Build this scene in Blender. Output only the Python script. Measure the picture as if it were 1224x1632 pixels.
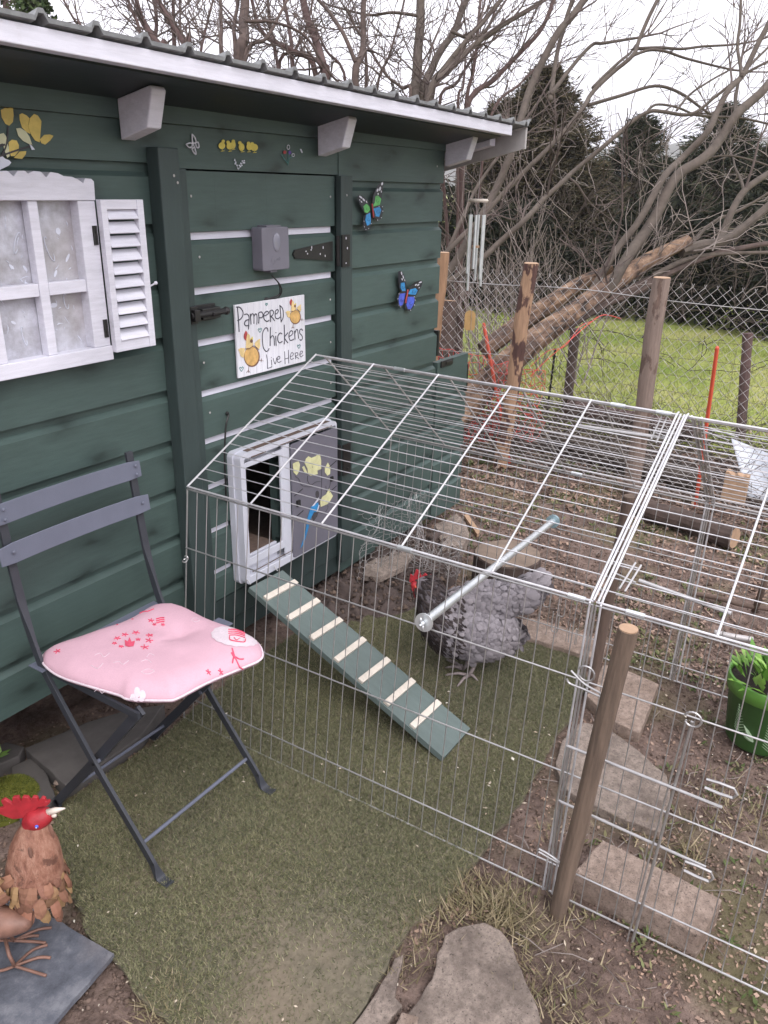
import bpy, math, random
import numpy as np
from mathutils import Vector, Matrix, noise
random.seed(7)
R_ = math.radians
for o in list(bpy.data.objects): bpy.data.objects.remove(o)
scene = bpy.context.scene
col = scene.collection

# ------------------------------------------------------------------ camera
FP = 1262.0                                  # focal length in photo pixels (photo 1224 x 1632)
CXY = (612.0, 816.0)
CAM = Vector((0.0, -1.55, 1.420))
def _basis():
    ex = Vector((1489-612, 318-816, FP)).normalized()
    ez = -Vector((555-612, 3900-816, FP)).normalized()
    ez = (ez - ex*ex.dot(ez)).normalized()
    ey = ez.cross(ex)
    return Matrix((ex, ey, ez)).transposed()
RM = _basis()
ROW = [Vector(RM[i]) for i in range(3)]      # right, down, forward in world axes
cd = bpy.data.cameras.new('camera')
cam = bpy.data.objects.new('camera', cd); col.objects.link(cam)
rot = Matrix((ROW[0], -ROW[1], -ROW[2])).transposed()
cam.matrix_world = Matrix.Translation(CAM) @ rot.to_4x4()
cd.sensor_fit = 'HORIZONTAL'; cd.sensor_width = 36.0; cd.lens = FP/1224*36.0
cd.clip_start = 0.05; cd.clip_end = 3000
scene.camera = cam
scene.render.resolution_x = 768; scene.render.resolution_y = 1024
# ------------------------------------------------------------------ light
SUN_EL, SUN_AZ = 52.0, -125.0                # azimuth of the sun seen from the scene (deg from +x)
w = bpy.data.worlds.new('World'); scene.world = w; w.use_nodes = True
nt = w.node_tree; bg = nt.nodes['Background']
sky = nt.nodes.new('ShaderNodeTexSky'); sky.sky_type = 'NISHITA'; sky.sun_disc = False
sky.sun_elevation = R_(SUN_EL); sky.sun_rotation = R_(90-SUN_AZ)
sky.air_density = 1.0; sky.dust_density = 6.0; sky.ozone_density = 1.5
hs = nt.nodes.new('ShaderNodeHueSaturation'); hs.inputs['Saturation'].default_value = 0.16
hs.inputs['Value'].default_value = 1.0
nt.links.new(sky.outputs[0], hs.inputs['Color'])
tint = nt.nodes.new('ShaderNodeMix'); tint.data_type = 'RGBA'; tint.blend_type = 'MULTIPLY'
tint.inputs[0].default_value = 1.0
nt.links.new(hs.outputs[0], tint.inputs[6]); tint.inputs[7].default_value = (1.0, 0.97, 1.03, 1)
cloud = nt.nodes.new('ShaderNodeMix'); cloud.data_type = 'RGBA'; cloud.inputs[0].default_value = 0.72      # even cloud cover
nt.links.new(tint.outputs[2], cloud.inputs[6]); cloud.inputs[7].default_value = (8.0, 7.9, 8.5, 1)
nt.links.new(cloud.outputs[2], bg.inputs[0])
bg.inputs[1].default_value = 0.15
sd = bpy.data.lights.new('sun', 'SUN'); sd.energy = 0.6; sd.angle = R_(25); sd.color = (1.0, 0.97, 0.93)
sun = bpy.data.objects.new('sun', sd); col.objects.link(sun)
d = Vector((math.cos(R_(SUN_AZ))*math.cos(R_(SUN_EL)), math.sin(R_(SUN_AZ))*math.cos(R_(SUN_EL)), math.sin(R_(SUN_EL))))
sun.rotation_euler = d.to_track_quat('Z', 'Y').to_euler(); sun.location = d*20
vs = scene.view_settings
vs.view_transform = 'Standard'; vs.look = 'None'; vs.exposure = 0.86; vs.gamma = 1.0; vs.use_curve_mapping = False

# ------------------------------------------------------------------ measuring helpers: a photo pixel seen on a real plane
def ray(px, py):
    return (ROW[0]*(px-CXY[0]) + ROW[1]*(py-CXY[1]) + ROW[2]*FP).normalized()
def _at(px, py, ax, v):
    d = ray(px, py); return CAM + d*((v-CAM[ax])/d[ax])
def W(px, py, y=0.0): return _at(px, py, 1, y)      # on a plane parallel to the shed front
def G(px, py, z=0.0): return _at(px, py, 2, z)      # on a level plane
def X(px, py, x): return _at(px, py, 0, x)          # on a plane across the shed front
def Dp(px, py, dist):                               # at a distance
    d = ray(px, py); return CAM + d*(dist/d.dot(ROW[2]))
def PLN(px, py, P0, N):
    d = ray(px, py); return CAM + d*((P0-CAM).dot(N)/d.dot(N))

# ------------------------------------------------------------------ materials
def new_mat(name):
    m = bpy.data.materials.new(name); m.use_nodes = True
    nt = m.node_tree; return m, nt, nt.nodes['Principled BSDF']
def node(nt, typ, **kw):
    n = nt.nodes.new(typ)
    for k, v in kw.items(): setattr(n, k, v)
    return n
def coords(nt, scale=(1,1,1), rotx=0.0, kind='Object'):
    tc = node(nt, 'ShaderNodeTexCoord'); mp = node(nt, 'ShaderNodeMapping')
    mp.inputs['Scale'].default_value = scale; mp.inputs['Rotation'].default_value = (rotx, 0, 0)
    nt.links.new(tc.outputs[kind], mp.inputs[0]); return mp.outputs[0]
def noisetex(nt, vec, scale, detail=4, rough=0.55):
    n = node(nt, 'ShaderNodeTexNoise'); n.inputs['Scale'].default_value = scale
    n.inputs['Detail'].default_value = detail; n.inputs['Roughness'].default_value = rough
    nt.links.new(vec, n.inputs['Vector']); return n.outputs[0]
def ramp(nt, fac, stops):
    r = node(nt, 'ShaderNodeValToRGB'); e = r.color_ramp.elements
    e[0].position, e[0].color = stops[0][0], (*stops[0][1], 1)
    e[1].position, e[1].color = stops[-1][0], (*stops[-1][1], 1)
    for p, c in stops[1:-1]:
        q = e.new(p); q.color = (*c, 1)
    nt.links.new(fac, r.inputs[0]); return r.outputs[0]
def mixc(nt, fac, a, b, blend='MIX'):
    m = node(nt, 'ShaderNodeMix', data_type='RGBA', blend_type=blend)
    for s, v in ((0, fac), (6, a), (7, b)):
        if isinstance(v, (int, float)): m.inputs[s].default_value = v
        elif isinstance(v, tuple): m.inputs[s].default_value = (*v, 1)
        else: nt.links.new(v, m.inputs[s])
    return m.outputs[2]
def bump(nt, bs, h, strength=0.3, dist=0.01):
    b = node(nt, 'ShaderNodeBump'); b.inputs['Strength'].default_value = strength; b.inputs['Distance'].default_value = dist
    nt.links.new(h, b.inputs['Height']); nt.links.new(b.outputs[0], bs.inputs['Normal'])
def simple(name, c, rough=0.6, var=0.25, scale=30, bmp=0.2, bd=0.003, metal=0.0, stretch=(1,1,1), spec=0.5, rotx=0.0):
    m, nt, bs = new_mat(name)
    v = coords(nt, stretch, rotx); n = noisetex(nt, v, scale, 5, 0.6)
    lo = tuple(x*(1-var) for x in c); hi = tuple(min(1, x*(1+var)) for x in c)
    c_ = ramp(nt, n, [(0.36, lo), (0.64, hi)])
    n2 = noisetex(nt, v, scale*0.13, 3)
    c2 = mixc(nt, 0.5, c_, ramp(nt, n2, [(0.35, tuple(x*(1-var*0.6) for x in c)), (0.65, hi)]))
    nt.links.new(c2, bs.inputs['Base Color']); bs.inputs['Roughness'].default_value = rough
    bs.inputs['Metallic'].default_value = metal; bs.inputs['Specular IOR Level'].default_value = spec
    if bmp: bump(nt, bs, n, bmp, bd)
    return m
def island(name, cols, rough=0.8, spec=0.2, trans=0.0):
    """colour differs from leaf to leaf / blade to blade"""
    m, nt, bs = new_mat(name)
    g = node(nt, 'ShaderNodeNewGeometry')
    c = ramp(nt, g.outputs['Random Per Island'], [(i/(len(cols)-1), c) for i, c in enumerate(cols)])
    v = coords(nt); n = noisetex(nt, v, 1.7, 3)
    c = mixc(nt, 1.0, c, ramp(nt, n, [(0.3, (0.78, 0.78, 0.78)), (0.7, (1.15, 1.12, 1.05))]), 'MULTIPLY')
    nt.links.new(c, bs.inputs['Base Color']); bs.inputs['Roughness'].default_value = rough
    bs.inputs['Specular IOR Level'].default_value = spec
    return m
def painted_wood(name, c, knots=True, rough=0.5, scale=(1.2, 6, 12), seed=0.0, wear=0.0):
    m, nt, bs = new_mat(name)
    v = coords(nt, scale)
    g = noisetex(nt, v, 9+seed, 8, 0.72)
    base = ramp(nt, g, [(0.34, tuple(x*0.80 for x in c)), (0.66, tuple(min(1, x*1.16) for x in c))])
    v2 = coords(nt, (0.8, 1, 1)); big = noisetex(nt, v2, 2.3, 3)
    base = mixc(nt, 0.45, base, ramp(nt, big, [(0.36, tuple(x*0.68 for x in c)), (0.64, tuple(min(1, x*1.28) for x in c))]))
    if knots:
        vk = coords(nt, (1.9, 1, 4.3)); sx_ = node(nt, 'ShaderNodeSeparateXYZ'); cx_ = node(nt, 'ShaderNodeCombineXYZ'); nt.links.new(vk, sx_.inputs[0])
        nt.links.new(sx_.outputs[0], cx_.inputs[0]); nt.links.new(sx_.outputs[2], cx_.inputs[1]); vk = cx_.outputs[0]; dn = noisetex(nt, vk, 3.0, 3)
        ad = node(nt, 'ShaderNodeVectorMath', operation='MULTIPLY_ADD')
        nt.links.new(dn, ad.inputs[0]); ad.inputs[1].default_value = (0.35, 0.35, 0.35); nt.links.new(vk, ad.inputs[2])
        vo = node(nt, 'ShaderNodeTexVoronoi'); vo.inputs['Scale'].default_value = 1.9; vo.voronoi_dimensions = '2D'
        nt.links.new(ad.outputs[0], vo.inputs['Vector'])
        kn = ramp(nt, vo.outputs['Distance'], [(0.03, (0.05,)*3), (0.11, (0.62,)*3), (0.30, (1.0,)*3)])
        base = mixc(nt, kn, tuple(x*0.42 for x in c), base)
    if wear:
        wn = noisetex(nt, coords(nt, (1, 1, 1)), 14, 8, 0.75)
        wf = ramp(nt, wn, [(0.60, (0, 0, 0)), (0.68, (wear, wear, wear))])
        base = mixc(nt, wf, base, (0.30, 0.25, 0.20))
    nt.links.new(base, bs.inputs['Base Color']); bs.inputs['Roughness'].default_value = rough
    bs.inputs['Specular IOR Level'].default_value = 0.35
    bump(nt, bs, g, 0.25, 0.002)
    return m

M = {}
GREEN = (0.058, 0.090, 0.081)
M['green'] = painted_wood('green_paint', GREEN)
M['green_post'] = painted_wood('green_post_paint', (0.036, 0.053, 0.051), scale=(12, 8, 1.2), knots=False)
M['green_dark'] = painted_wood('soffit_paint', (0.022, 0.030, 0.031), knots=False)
M['white'] = painted_wood('white_paint', (0.64, 0.635, 0.70), knots=False, wear=0.10, rough=0.45)
M['white_strip'] = painted_wood('white_strip_paint', (0.62, 0.62, 0.70), knots=False, rough=0.45)
M['cream_wood'] = painted_wood('bare_pale_wood', (0.62, 0.56, 0.48), knots=False, scale=(6, 2, 2))
M['ramp_green'] = painted_wood('ramp_paint', (0.115, 0.148, 0.138), knots=False, scale=(6, 1, 2))
M['roof'] = simple('roof_steel', (0.17, 0.175, 0.175), 0.5, 0.3, 60, 0.4)
M['verge'] = simple('verge_board', (0.36, 0.34, 0.33), 0.6, 0.12, 30)
M['black'] = simple('black_iron', (0.010, 0.009, 0.009), 0.45, 0.3, 80)
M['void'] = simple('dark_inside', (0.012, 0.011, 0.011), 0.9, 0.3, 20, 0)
M['wire'] = simple('galvanised_wire', (0.48, 0.47, 0.465), 0.38, 0.18, 40, 0.1, 0.0005, metal=0.75)
M['wire_bright'] = simple('skylit_galvanised_wire', (0.62, 0.615, 0.63), 0.42, 0.2, 40, 0, metal=0.5)  # paler run wire: sky light on roof and seam put into its colour
M['wire_old'] = simple('weathered_wire', (0.42, 0.40, 0.39), 0.5, 0.25, 40, 0, metal=0.4)
M['wire_rust'] = simple('rusty_wire', (0.12, 0.09, 0.075), 0.8, 0.4, 40, 0)
M['zinc'] = simple('zinc_tube', (0.66, 0.69, 0.70), 0.34, 0.12, 30, 0.05, metal=0.7)
M['pvc'] = simple('white_plastic', (0.56, 0.57, 0.63), 0.4, 0.06, 10, 0.05)
M['greyp'] = simple('grey_plastic', (0.145, 0.14, 0.17), 0.45, 0.07, 20, 0.1, 0.0006)
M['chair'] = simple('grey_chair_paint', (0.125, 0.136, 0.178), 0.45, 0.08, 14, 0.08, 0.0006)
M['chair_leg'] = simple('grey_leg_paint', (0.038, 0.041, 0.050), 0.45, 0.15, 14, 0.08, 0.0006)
M['pink'] = simple('pink_cotton', (0.60, 0.375, 0.44), 0.85, 0.05, 260, 0.25, 0.0006, spec=0.2)
M['white_cotton'] = simple('white_cotton', (0.64, 0.55, 0.59), 0.85, 0.12, 200, 0.2, 0.0006, spec=0.2)
M['rose'] = simple('rose_print', (0.62, 0.075, 0.14), 0.85, 0.15, 100, 0)
M['sign'] = painted_wood('sign_white', (0.66, 0.66, 0.70), knots=False, scale=(12, 1, 1), rough=0.4)
M['ink'] = simple('ink', (0.045, 0.045, 0.06), 0.6, 0.2, 40, 0)
M['ochre'] = simple('ochre_print', (0.55, 0.34, 0.12), 0.6, 0.35, 60, 0)
M['ochre_l'] = simple('pale_ochre_print', (0.62, 0.47, 0.22), 0.6, 0.3, 60, 0)
M['brown_print'] = simple('brown_print', (0.16, 0.075, 0.05), 0.6, 0.3, 60, 0)
M['red_print'] = simple('red_print', (0.36, 0.05, 0.05), 0.6, 0.3, 60, 0)
M['teal_print'] = simple('teal_print', (0.06, 0.20, 0.19), 0.6, 0.2, 60, 0)
M['yellow'] = simple('chick_yellow', (0.62, 0.52, 0.10), 0.6, 0.15, 60, 0)
M['petal'] = simple('petal_yellow', (0.62, 0.47, 0.12), 0.6, 0.35, 25, 0)
M['petal_pale'] = simple('petal_pale', (0.55, 0.55, 0.36), 0.6, 0.25, 25, 0)
M['petal_white'] = simple('petal_white', (0.62, 0.64, 0.72), 0.6, 0.12, 25, 0)
M['lemon'] = simple('lemon_petal', (0.60, 0.59, 0.33), 0.6, 0.2, 40, 0)
M['stem'] = simple('painted_stem', (0.055, 0.05, 0.055), 0.7, 0.3, 40, 0)
M['blue'] = simple('bright_blue', (0.03, 0.22, 0.48), 0.4, 0.35, 60, 0)
M['blue2'] = simple('deep_blue', (0.06, 0.10, 0.50), 0.35, 0.35, 60, 0)
M['bgreen'] = simple('bright_green', (0.09, 0.36, 0.09), 0.35, 0.4, 60, 0)
M['wing_black'] = simple('wing_black', (0.02, 0.02, 0.028), 0.3, 0.3, 60, 0)
M['wing_white'] = simple('wing_white', (0.6, 0.6, 0.66), 0.35, 0.1, 60, 0)
M['violet'] = simple('violet_print', (0.12, 0.06, 0.3), 0.6, 0.1, 60, 0)
M['red'] = simple('red_comb', (0.34, 0.018, 0.026), 0.55, 0.35, 60, 0.5)
m, nt, bs = new_mat('rusted_painted_metal'); v = coords(nt, (2, 2, 0.8)); a = noisetex(nt, v, 30, 8, 0.75); b = noisetex(nt, coords(nt), 22, 5, 0.7)
c = ramp(nt, a, [(0.36, (0.20, 0.085, 0.055)), (0.5, (0.31, 0.15, 0.10)), (0.64, (0.42, 0.235, 0.165))]); c = mixc(nt, ramp(nt, b, [(0.57, (0, 0, 0)), (0.63, (.85,)*3)]), c, (0.12, 0.055, 0.038))
nt.links.new(c, bs.inputs['Base Color']); bs.inputs['Roughness'].default_value = .55; bump(nt, bs, a, 0.9, 0.004); M['terracotta'] = m
M['beak'] = simple('cream_beak', (0.66, 0.58, 0.50), 0.4, 0.1, 30, 0.1)
m, nt, bs = new_mat('slate'); v = coords(nt); a = noisetex(nt, v, 13, 10, 0.78); b = noisetex(nt, v, 4, 3); c = ramp(nt, a, [(0.34, (0.060, 0.065, 0.080)), (0.5, (0.115, 0.122, 0.145)), (0.62, (0.20, 0.205, 0.225))])
c = mixc(nt, ramp(nt, b, [(0.55, (0, 0, 0)), (0.7, (.6,)*3)]), c, (0.16, 0.135, 0.125)); nt.links.new(c, bs.inputs['Base Color']); bs.inputs['Roughness'].default_value = .62; bump(nt, bs, a, 0.8, 0.006); M['slate'] = m
def stone_mat(name, c, stain=(0.12, 0.095, 0.08)):
    m, nt, bs = new_mat(name); v = coords(nt); a = noisetex(nt, v, 60, 8, 0.8); b = noisetex(nt, v, 9, 6, 0.7); d_ = noisetex(nt, v, 190, 3, 0.6)
    k = ramp(nt, a, [(0.36, tuple(x*0.62 for x in c)), (0.5, c), (0.62, tuple(min(1, x*1.32) for x in c))])
    k = mixc(nt, ramp(nt, b, [(0.46, (0, 0, 0)), (0.66, (.75,)*3)]), k, stain); k = mixc(nt, ramp(nt, d_, [(0.60, (0, 0, 0)), (0.68, (.7,)*3)]), k, (0.05, 0.042, 0.038))
    nt.links.new(k, bs.inputs['Base Color']); bs.inputs['Roughness'].default_value = .9; bs.inputs['Specular IOR Level'].default_value = .2; bump(nt, bs, a, 1.0, 0.006); return m
M['stone'] = stone_mat('paving_stone', (0.29, 0.237, 0.20)); M['stone2'] = stone_mat('pale_kerb_stone', (0.34, 0.262, 0.215), (0.20, 0.145, 0.11))
M['darkstone'] = simple('dirty_flagstone', (0.085, 0.077, 0.072), 0.9, 0.3, 14, 0.5, 0.004)
M['stake'] = simple('round_stake', (0.14, 0.100, 0.073), 0.85, 0.42, 20, 0.6, 0.003, stretch=(4, 4, 0.5))
M['stake_dark'] = simple('wet_stake', (0.11, 0.075, 0.058), 0.85, 0.3, 14, 0.6, 0.003, stretch=(4, 4, 0.5))
M['post_tan'] = simple('peeled_post', (0.36, 0.215, 0.125), 0.8, 0.3, 12, 0.6, 0.004, stretch=(4, 4, 0.6))
M['cut_wood'] = simple('cut_wood', (0.38, 0.25, 0.16), 0.8, 0.22, 40, 0.3)
M['bark'] = simple('brown_bark', (0.075, 0.052, 0.043), 0.9, 0.5, 25, 0.8, 0.006)
M['bark_red'] = simple('reddish_bark', (0.10, 0.062, 0.056), 0.9, 0.3, 25, 0.7, 0.006)
M['bark_grey'] = simple('grey_bark', (0.088, 0.070, 0.056), 0.9, 0.35, 20, 0.7, 0.006)
M['twig'] = simple('thin_twigs', (0.105, 0.080, 0.070), 0.9, 0.35, 6, 0)
M['twig_pale'] = simple('pale_twigs', (0.22, 0.185, 0.165), 0.9, 0.3, 6, 0)
M['twig_dark'] = simple('dark_twigs', (0.065, 0.050, 0.042), 0.9, 0.4, 6, 0)
M['orange'] = simple('orange_plastic', (0.62, 0.095, 0.05), 0.45, 0.12, 10, 0)
M['net_red'] = simple('red_net_cord', (0.62, 0.085, 0.07), 0.6, 0.25, 10, 0)
M['chick_leg'] = simple('scaly_leg', (0.24, 0.20, 0.19), 0.7, 0.25, 90, 0.5, 0.001)
M['pot'] = simple('green_pot', (0.10, 0.25, 0.04), 0.4, 0.12, 12, 0.05)
M['pot_dark'] = simple('dark_green_print', (0.035, 0.10, 0.022), 0.45, 0.2, 20, 0)
M['pot_light'] = simple('pale_fern_print', (0.28, 0.38, 0.24), 0.45, 0.2, 20, 0)
M['soil'] = simple('potting_soil', (0.03, 0.022, 0.018), 0.95, 0.4, 60, 0.8, 0.01)
M['leafgreen'] = island('fresh_leaf', [(0.10, 0.26, 0.04), (0.22, 0.42, 0.07), (0.34, 0.52, 0.16)], 0.5, 0.4)
M['litter'] = island('dead_leaves', [(0.09, 0.062, 0.05), (0.28, 0.19, 0.15), (0.16, 0.11, 0.09), (0.44, 0.32, 0.26), (0.13, 0.09, 0.075), (0.35, 0.245, 0.185), (0.22, 0.15, 0.12)])
M['chips'] = island('pale_chips', [(0.60, 0.52, 0.42), (0.34, 0.27, 0.2), (0.72, 0.68, 0.60)])
M['turf'] = island('turf_blades', [(0.050, 0.062, 0.030), (0.130, 0.138, 0.070), (0.235, 0.232, 0.13), (0.090, 0.102, 0.050), (0.34, 0.31, 0.20)], 0.6, 0.3)
M['grass'] = island('meadow_blades', [(0.18, 0.25, 0.055), (0.30, 0.36, 0.10), (0.41, 0.40, 0.17), (0.23, 0.30, 0.075)])
M['weed'] = island('weed_leaves', [(0.06, 0.085, 0.03), (0.10, 0.125, 0.05), (0.17, 0.18, 0.09), (0.20, 0.18, 0.10)])
M['dry'] = island('dry_grass', [(0.30, 0.24, 0.15), (0.17, 0.15, 0.08), (0.42, 0.35, 0.24), (0.11, 0.12, 0.05)])
M['moss'] = island('moss', [(0.10, 0.12, 0.02), (0.17, 0.18, 0.035), (0.06, 0.075, 0.015)])
M['conifer'] = island('conifer_needles', [(0.022, 0.032, 0.018), (0.040, 0.050, 0.028), (0.070, 0.068, 0.042), (0.030, 0.040, 0.023)])
M['conifer_brown'] = island('brownish_needles', [(0.034, 0.034, 0.020), (0.070, 0.062, 0.038), (0.115, 0.095, 0.060), (0.045, 0.046, 0.026)])
M['hedge'] = island('hedge_leaves', [(0.009, 0.013, 0.008), (0.017, 0.022, 0.012), (0.03, 0.03, 0.018)])
M['ivy'] = island('ivy_leaves', [(0.03, 0.055, 0.02), (0.06, 0.09, 0.03), (0.10, 0.13, 0.06)])
M['feather'] = island('grey_feathers', [(0.21, 0.195, 0.215), (0.30, 0.28, 0.305), (0.255, 0.237, 0.26), (0.17, 0.157, 0.172), (0.325, 0.30, 0.325)], 0.75)
M['hackle'] = island('dark_neck_feathers', [(0.028, 0.022, 0.023), (0.06, 0.047, 0.046), (0.04, 0.033, 0.034)], 0.6)
M['rust_feather'] = island('cut_metal_feathers', [(0.27, 0.125, 0.085), (0.36, 0.19, 0.125), (0.15, 0.075, 0.052), (0.40, 0.26, 0.13), (0.31, 0.155, 0.11), (0.22, 0.11, 0.078)], 0.6)
M['hill'] = simple('wooded_hill', (0.11, 0.11, 0.085), 0.95, 0.4, 0.06, 0)
M['house_wall'] = simple('far_house_wall', (0.6, 0.45, 0.42), 0.8, 0.1, 1, 0)
M['house_roof'] = simple('far_house_roof', (0.3, 0.14, 0.1), 0.8, 0.1, 1, 0)
M['sheetmetal'] = simple('white_sheet', (0.52, 0.55, 0.60), 0.5, 0.2, 12, 0.1)
M['bluefoot'] = simple('blue_grey_foot', (0.20, 0.27, 0.30), 0.7, 0.25, 20, 0.3)

# ------------------------------------------------------------------ mesh builder
class MB:
    def __init__(s): s.v = []; s.f = []
    def add(s, vs, fs):
        b = len(s.v); s.v += [tuple(p) for p in vs]; s.f += [tuple(b+i for i in f) for f in fs]; return s
    def box(s, x0, x1, y0, y1, z0, z1):
        return s.obox(Vector(((x0+x1)/2, (y0+y1)/2, (z0+z1)/2)), Vector((abs(x1-x0)/2, 0, 0)), Vector((0, abs(y1-y0)/2, 0)), Vector((0, 0, abs(z1-z0)/2)))
    def obox(s, c, a, b, d):
        vs = [c+a*i+b*j+d*k for i in (-1, 1) for j in (-1, 1) for k in (-1, 1)]
        return s.add(vs, [(0, 1, 3, 2), (4, 6, 7, 5), (0, 4, 5, 1), (2, 3, 7, 6), (0, 2, 6, 4), (1, 5, 7, 3)])
    def bar(s, p, q, wv, tv):
        """flat bar from p to q; wv, tv half width and half thickness vectors"""
        p, q = Vector(p), Vector(q); return s.obox((p+q)/2, (q-p)/2, Vector(wv), Vector(tv))
    def tube(s, pts, r, n=6, caps=True):
        pts = [Vector(p) for p in pts]; m = len(pts)
        rs = r if isinstance(r, (list, tuple)) else [r]*m
        t0 = (pts[1]-pts[0]).normalized()
        u = t0.orthogonal().normalized(); base = len(s.v)
        for i, p in enumerate(pts):
            t = (pts[min(i+1, m-1)]-pts[max(i-1, 0)])
            t = t.normalized() if t.length > 1e-9 else t0
            u = (u - t*u.dot(t)); u = u.normalized() if u.length > 1e-9 else t.orthogonal().normalized()
            v = t.cross(u)
            for k in range(n):
                a = 2*math.pi*k/n; s.v.append(tuple(p + (u*math.cos(a)+v*math.sin(a))*rs[i]))
        for i in range(m-1):
            for k in range(n):
                a = base+i*n+k; b = base+i*n+(k+1) % n
                s.f.append((a, b, b+n, a+n))
        if caps and n > 2:
            s.f.append(tuple(base+k for k in reversed(range(n)))); s.f.append(tuple(base+(m-1)*n+k for k in range(n)))
        return s
    def prism(s, poly, off):
        off = Vector(off); n = len(poly); a = [Vector(p) for p in poly]
        vs = a + [p+off for p in a]
        fs = [tuple(range(n)), tuple(reversed(range(n, 2*n)))] + [(i, i+n, (i+1) % n+n, (i+1) % n) for i in range(n)]
        return s.add(vs, fs)
    def ring_loft(s, rings, caps=True):
        n = len(rings[0]); b = len(s.v)
        for r in rings: s.v += [tuple(p) for p in r]
        for i in range(len(rings)-1):
            for k in range(n):
                a = b+i*n+k; c = b+i*n+(k+1) % n; s.f.append((a, c, c+n, a+n))
        if caps:
            s.f.append(tuple(b+k for k in reversed(range(n)))); s.f.append(tuple(b+(len(rings)-1)*n+k for k in range(n)))
        return s
    def lathe(s, c, prof, n=24, caps=True):
        c = Vector(c)
        return s.ring_loft([[c+Vector((r*math.cos(2*math.pi*k/n), r*math.sin(2*math.pi*k/n), z)) for k in range(n)] for r, z in prof], caps)
    def ball(s, c, r, n=10, m=6, axes=None):
        c = Vector(c); r = (r, r, r) if isinstance(r, (int, float)) else r
        A = axes or (Vector((1, 0, 0)), Vector((0, 1, 0)), Vector((0, 0, 1)))
        rings = []
        for j in range(m+1):
            t = math.pi*(j/m*0.98+0.01)
            rings.append([c + A[0]*r[0]*math.sin(t)*math.cos(2*math.pi*k/n) + A[1]*r[1]*math.sin(t)*math.sin(2*math.pi*k/n) + A[2]*r[2]*-math.cos(t) for k in range(n)])
        return s.ring_loft(rings)
    def build(s, name, mat, parent=None, smooth=False, bevel=0.0, fix=False):
        me = bpy.data.meshes.new(name)
        org = Vector(parent.get('_o', (0, 0, 0))) if parent else Vector((0, 0, 0))
        me.from_pydata([(p[0]-org[0], p[1]-org[1], p[2]-org[2]) for p in s.v], [], s.f)
        if smooth: me.polygons.foreach_set('use_smooth', [True]*len(me.polygons))
        me.materials.append(mat)
        if fix:
            import bmesh
            bm = bmesh.new(); bm.from_mesh(me); bmesh.ops.recalc_face_normals(bm, faces=bm.faces); bm.to_mesh(me); bm.free()
        o = bpy.data.objects.new(name, me); col.objects.link(o)
        if parent: o.parent = parent; o['_o'] = [float(q) for q in org]
        if bevel:
            b = o.modifiers.new('bevel', 'BEVEL'); b.width = bevel; b.segments = 2; b.limit_method = 'ANGLE'; b.angle_limit = R_(40)
        return o
def build_each(mb, name, mat, parent, **kw):
    """every separate piece of the builder becomes an object of its own"""
    par = list(range(len(mb.v)))
    def fnd(i):
        while par[i] != i: par[i] = par[par[i]]; i = par[i]
        return i
    for f in mb.f:
        r = fnd(f[0])
        for q in f[1:]: par[fnd(q)] = r
    groups = {}
    for f in mb.f: groups.setdefault(fnd(f[0]), []).append(f)
    out = []
    for fs in groups.values():
        ids = sorted({i for f in fs for i in f}); mp = {i: k for k, i in enumerate(ids)}
        m2 = MB(); m2.v = [mb.v[i] for i in ids]; m2.f = [tuple(mp[i] for i in f) for f in fs]; out.append(m2.build(name, mat, parent, **kw))
    return out
def np_mesh(name, mat, verts, faces, parent=None, smooth=False):
    """verts (N,3) array, faces (M,k) array"""
    org = np.array(parent.get('_o', (0, 0, 0))) if parent else np.zeros(3)
    me = bpy.data.meshes.new(name); k = faces.shape[1]
    me.vertices.add(len(verts)); me.vertices.foreach_set('co', (verts-org).astype(np.float32).ravel())
    me.loops.add(faces.size); me.loops.foreach_set('vertex_index', faces.astype(np.int32).ravel())
    me.polygons.add(len(faces)); me.polygons.foreach_set('loop_start', np.arange(0, faces.size, k, dtype=np.int32))
    if smooth: me.polygons.foreach_set('use_smooth', np.ones(len(faces), dtype=bool))
    me.update(calc_edges=True); me.materials.append(mat)
    o = bpy.data.objects.new(name, me); col.objects.link(o)
    if parent: o.parent = parent; o['_o'] = [float(q) for q in org]
    return o
def tag(o, label=None, cat=None, group=None, kind=None):
    if label: o['label'] = label
    if cat: o['category'] = cat
    if group: o['group'] = group
    if kind: o['kind'] = kind
    return o
def thing(name, loc, label, cat, group=None):
    o = bpy.data.objects.new(name, None); col.objects.link(o); o.location = loc; o['_o'] = [float(q) for q in loc]
    o.empty_display_size = 0.05
    return tag(o, label, cat, group)
def inpoly(P, poly):
    x, y = P[:, 0], P[:, 1]; r = np.zeros(len(P), bool); n = len(poly)
    for i in range(n):
        x0, y0 = poly[i][0], poly[i][1]; x1, y1 = poly[(i+1) % n][0], poly[(i+1) % n][1]
        c = ((y0 > y) != (y1 > y)) & (x < (x1-x0)*(y-y0)/(y1-y0+1e-12)+x0); r ^= c
    return r
rng = np.random.default_rng(11)
def leaf_soup(P, D, N, L, Wd, tip=1.0):
    """kite-shaped leaves: P base, D direction, N normal-ish, L length, Wd width -> verts, faces"""
    D = D/np.linalg.norm(D, axis=1, keepdims=True)
    S = np.cross(D, N); S /= (np.linalg.norm(S, axis=1, keepdims=True)+1e-9)
    U = np.cross(S, D)
    L = L[:, None]; Wd = Wd[:, None]
    a = P; b = P + D*L*0.45 + S*Wd*0.5 + U*L*0.05; c = P + D*L*tip; d = P + D*L*0.45 - S*Wd*0.5 + U*L*0.05
    V = np.stack([a, b, c, d], 1).reshape(-1, 3)
    F = np.arange(len(P)*4).reshape(-1, 4)
    return V, F
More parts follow.
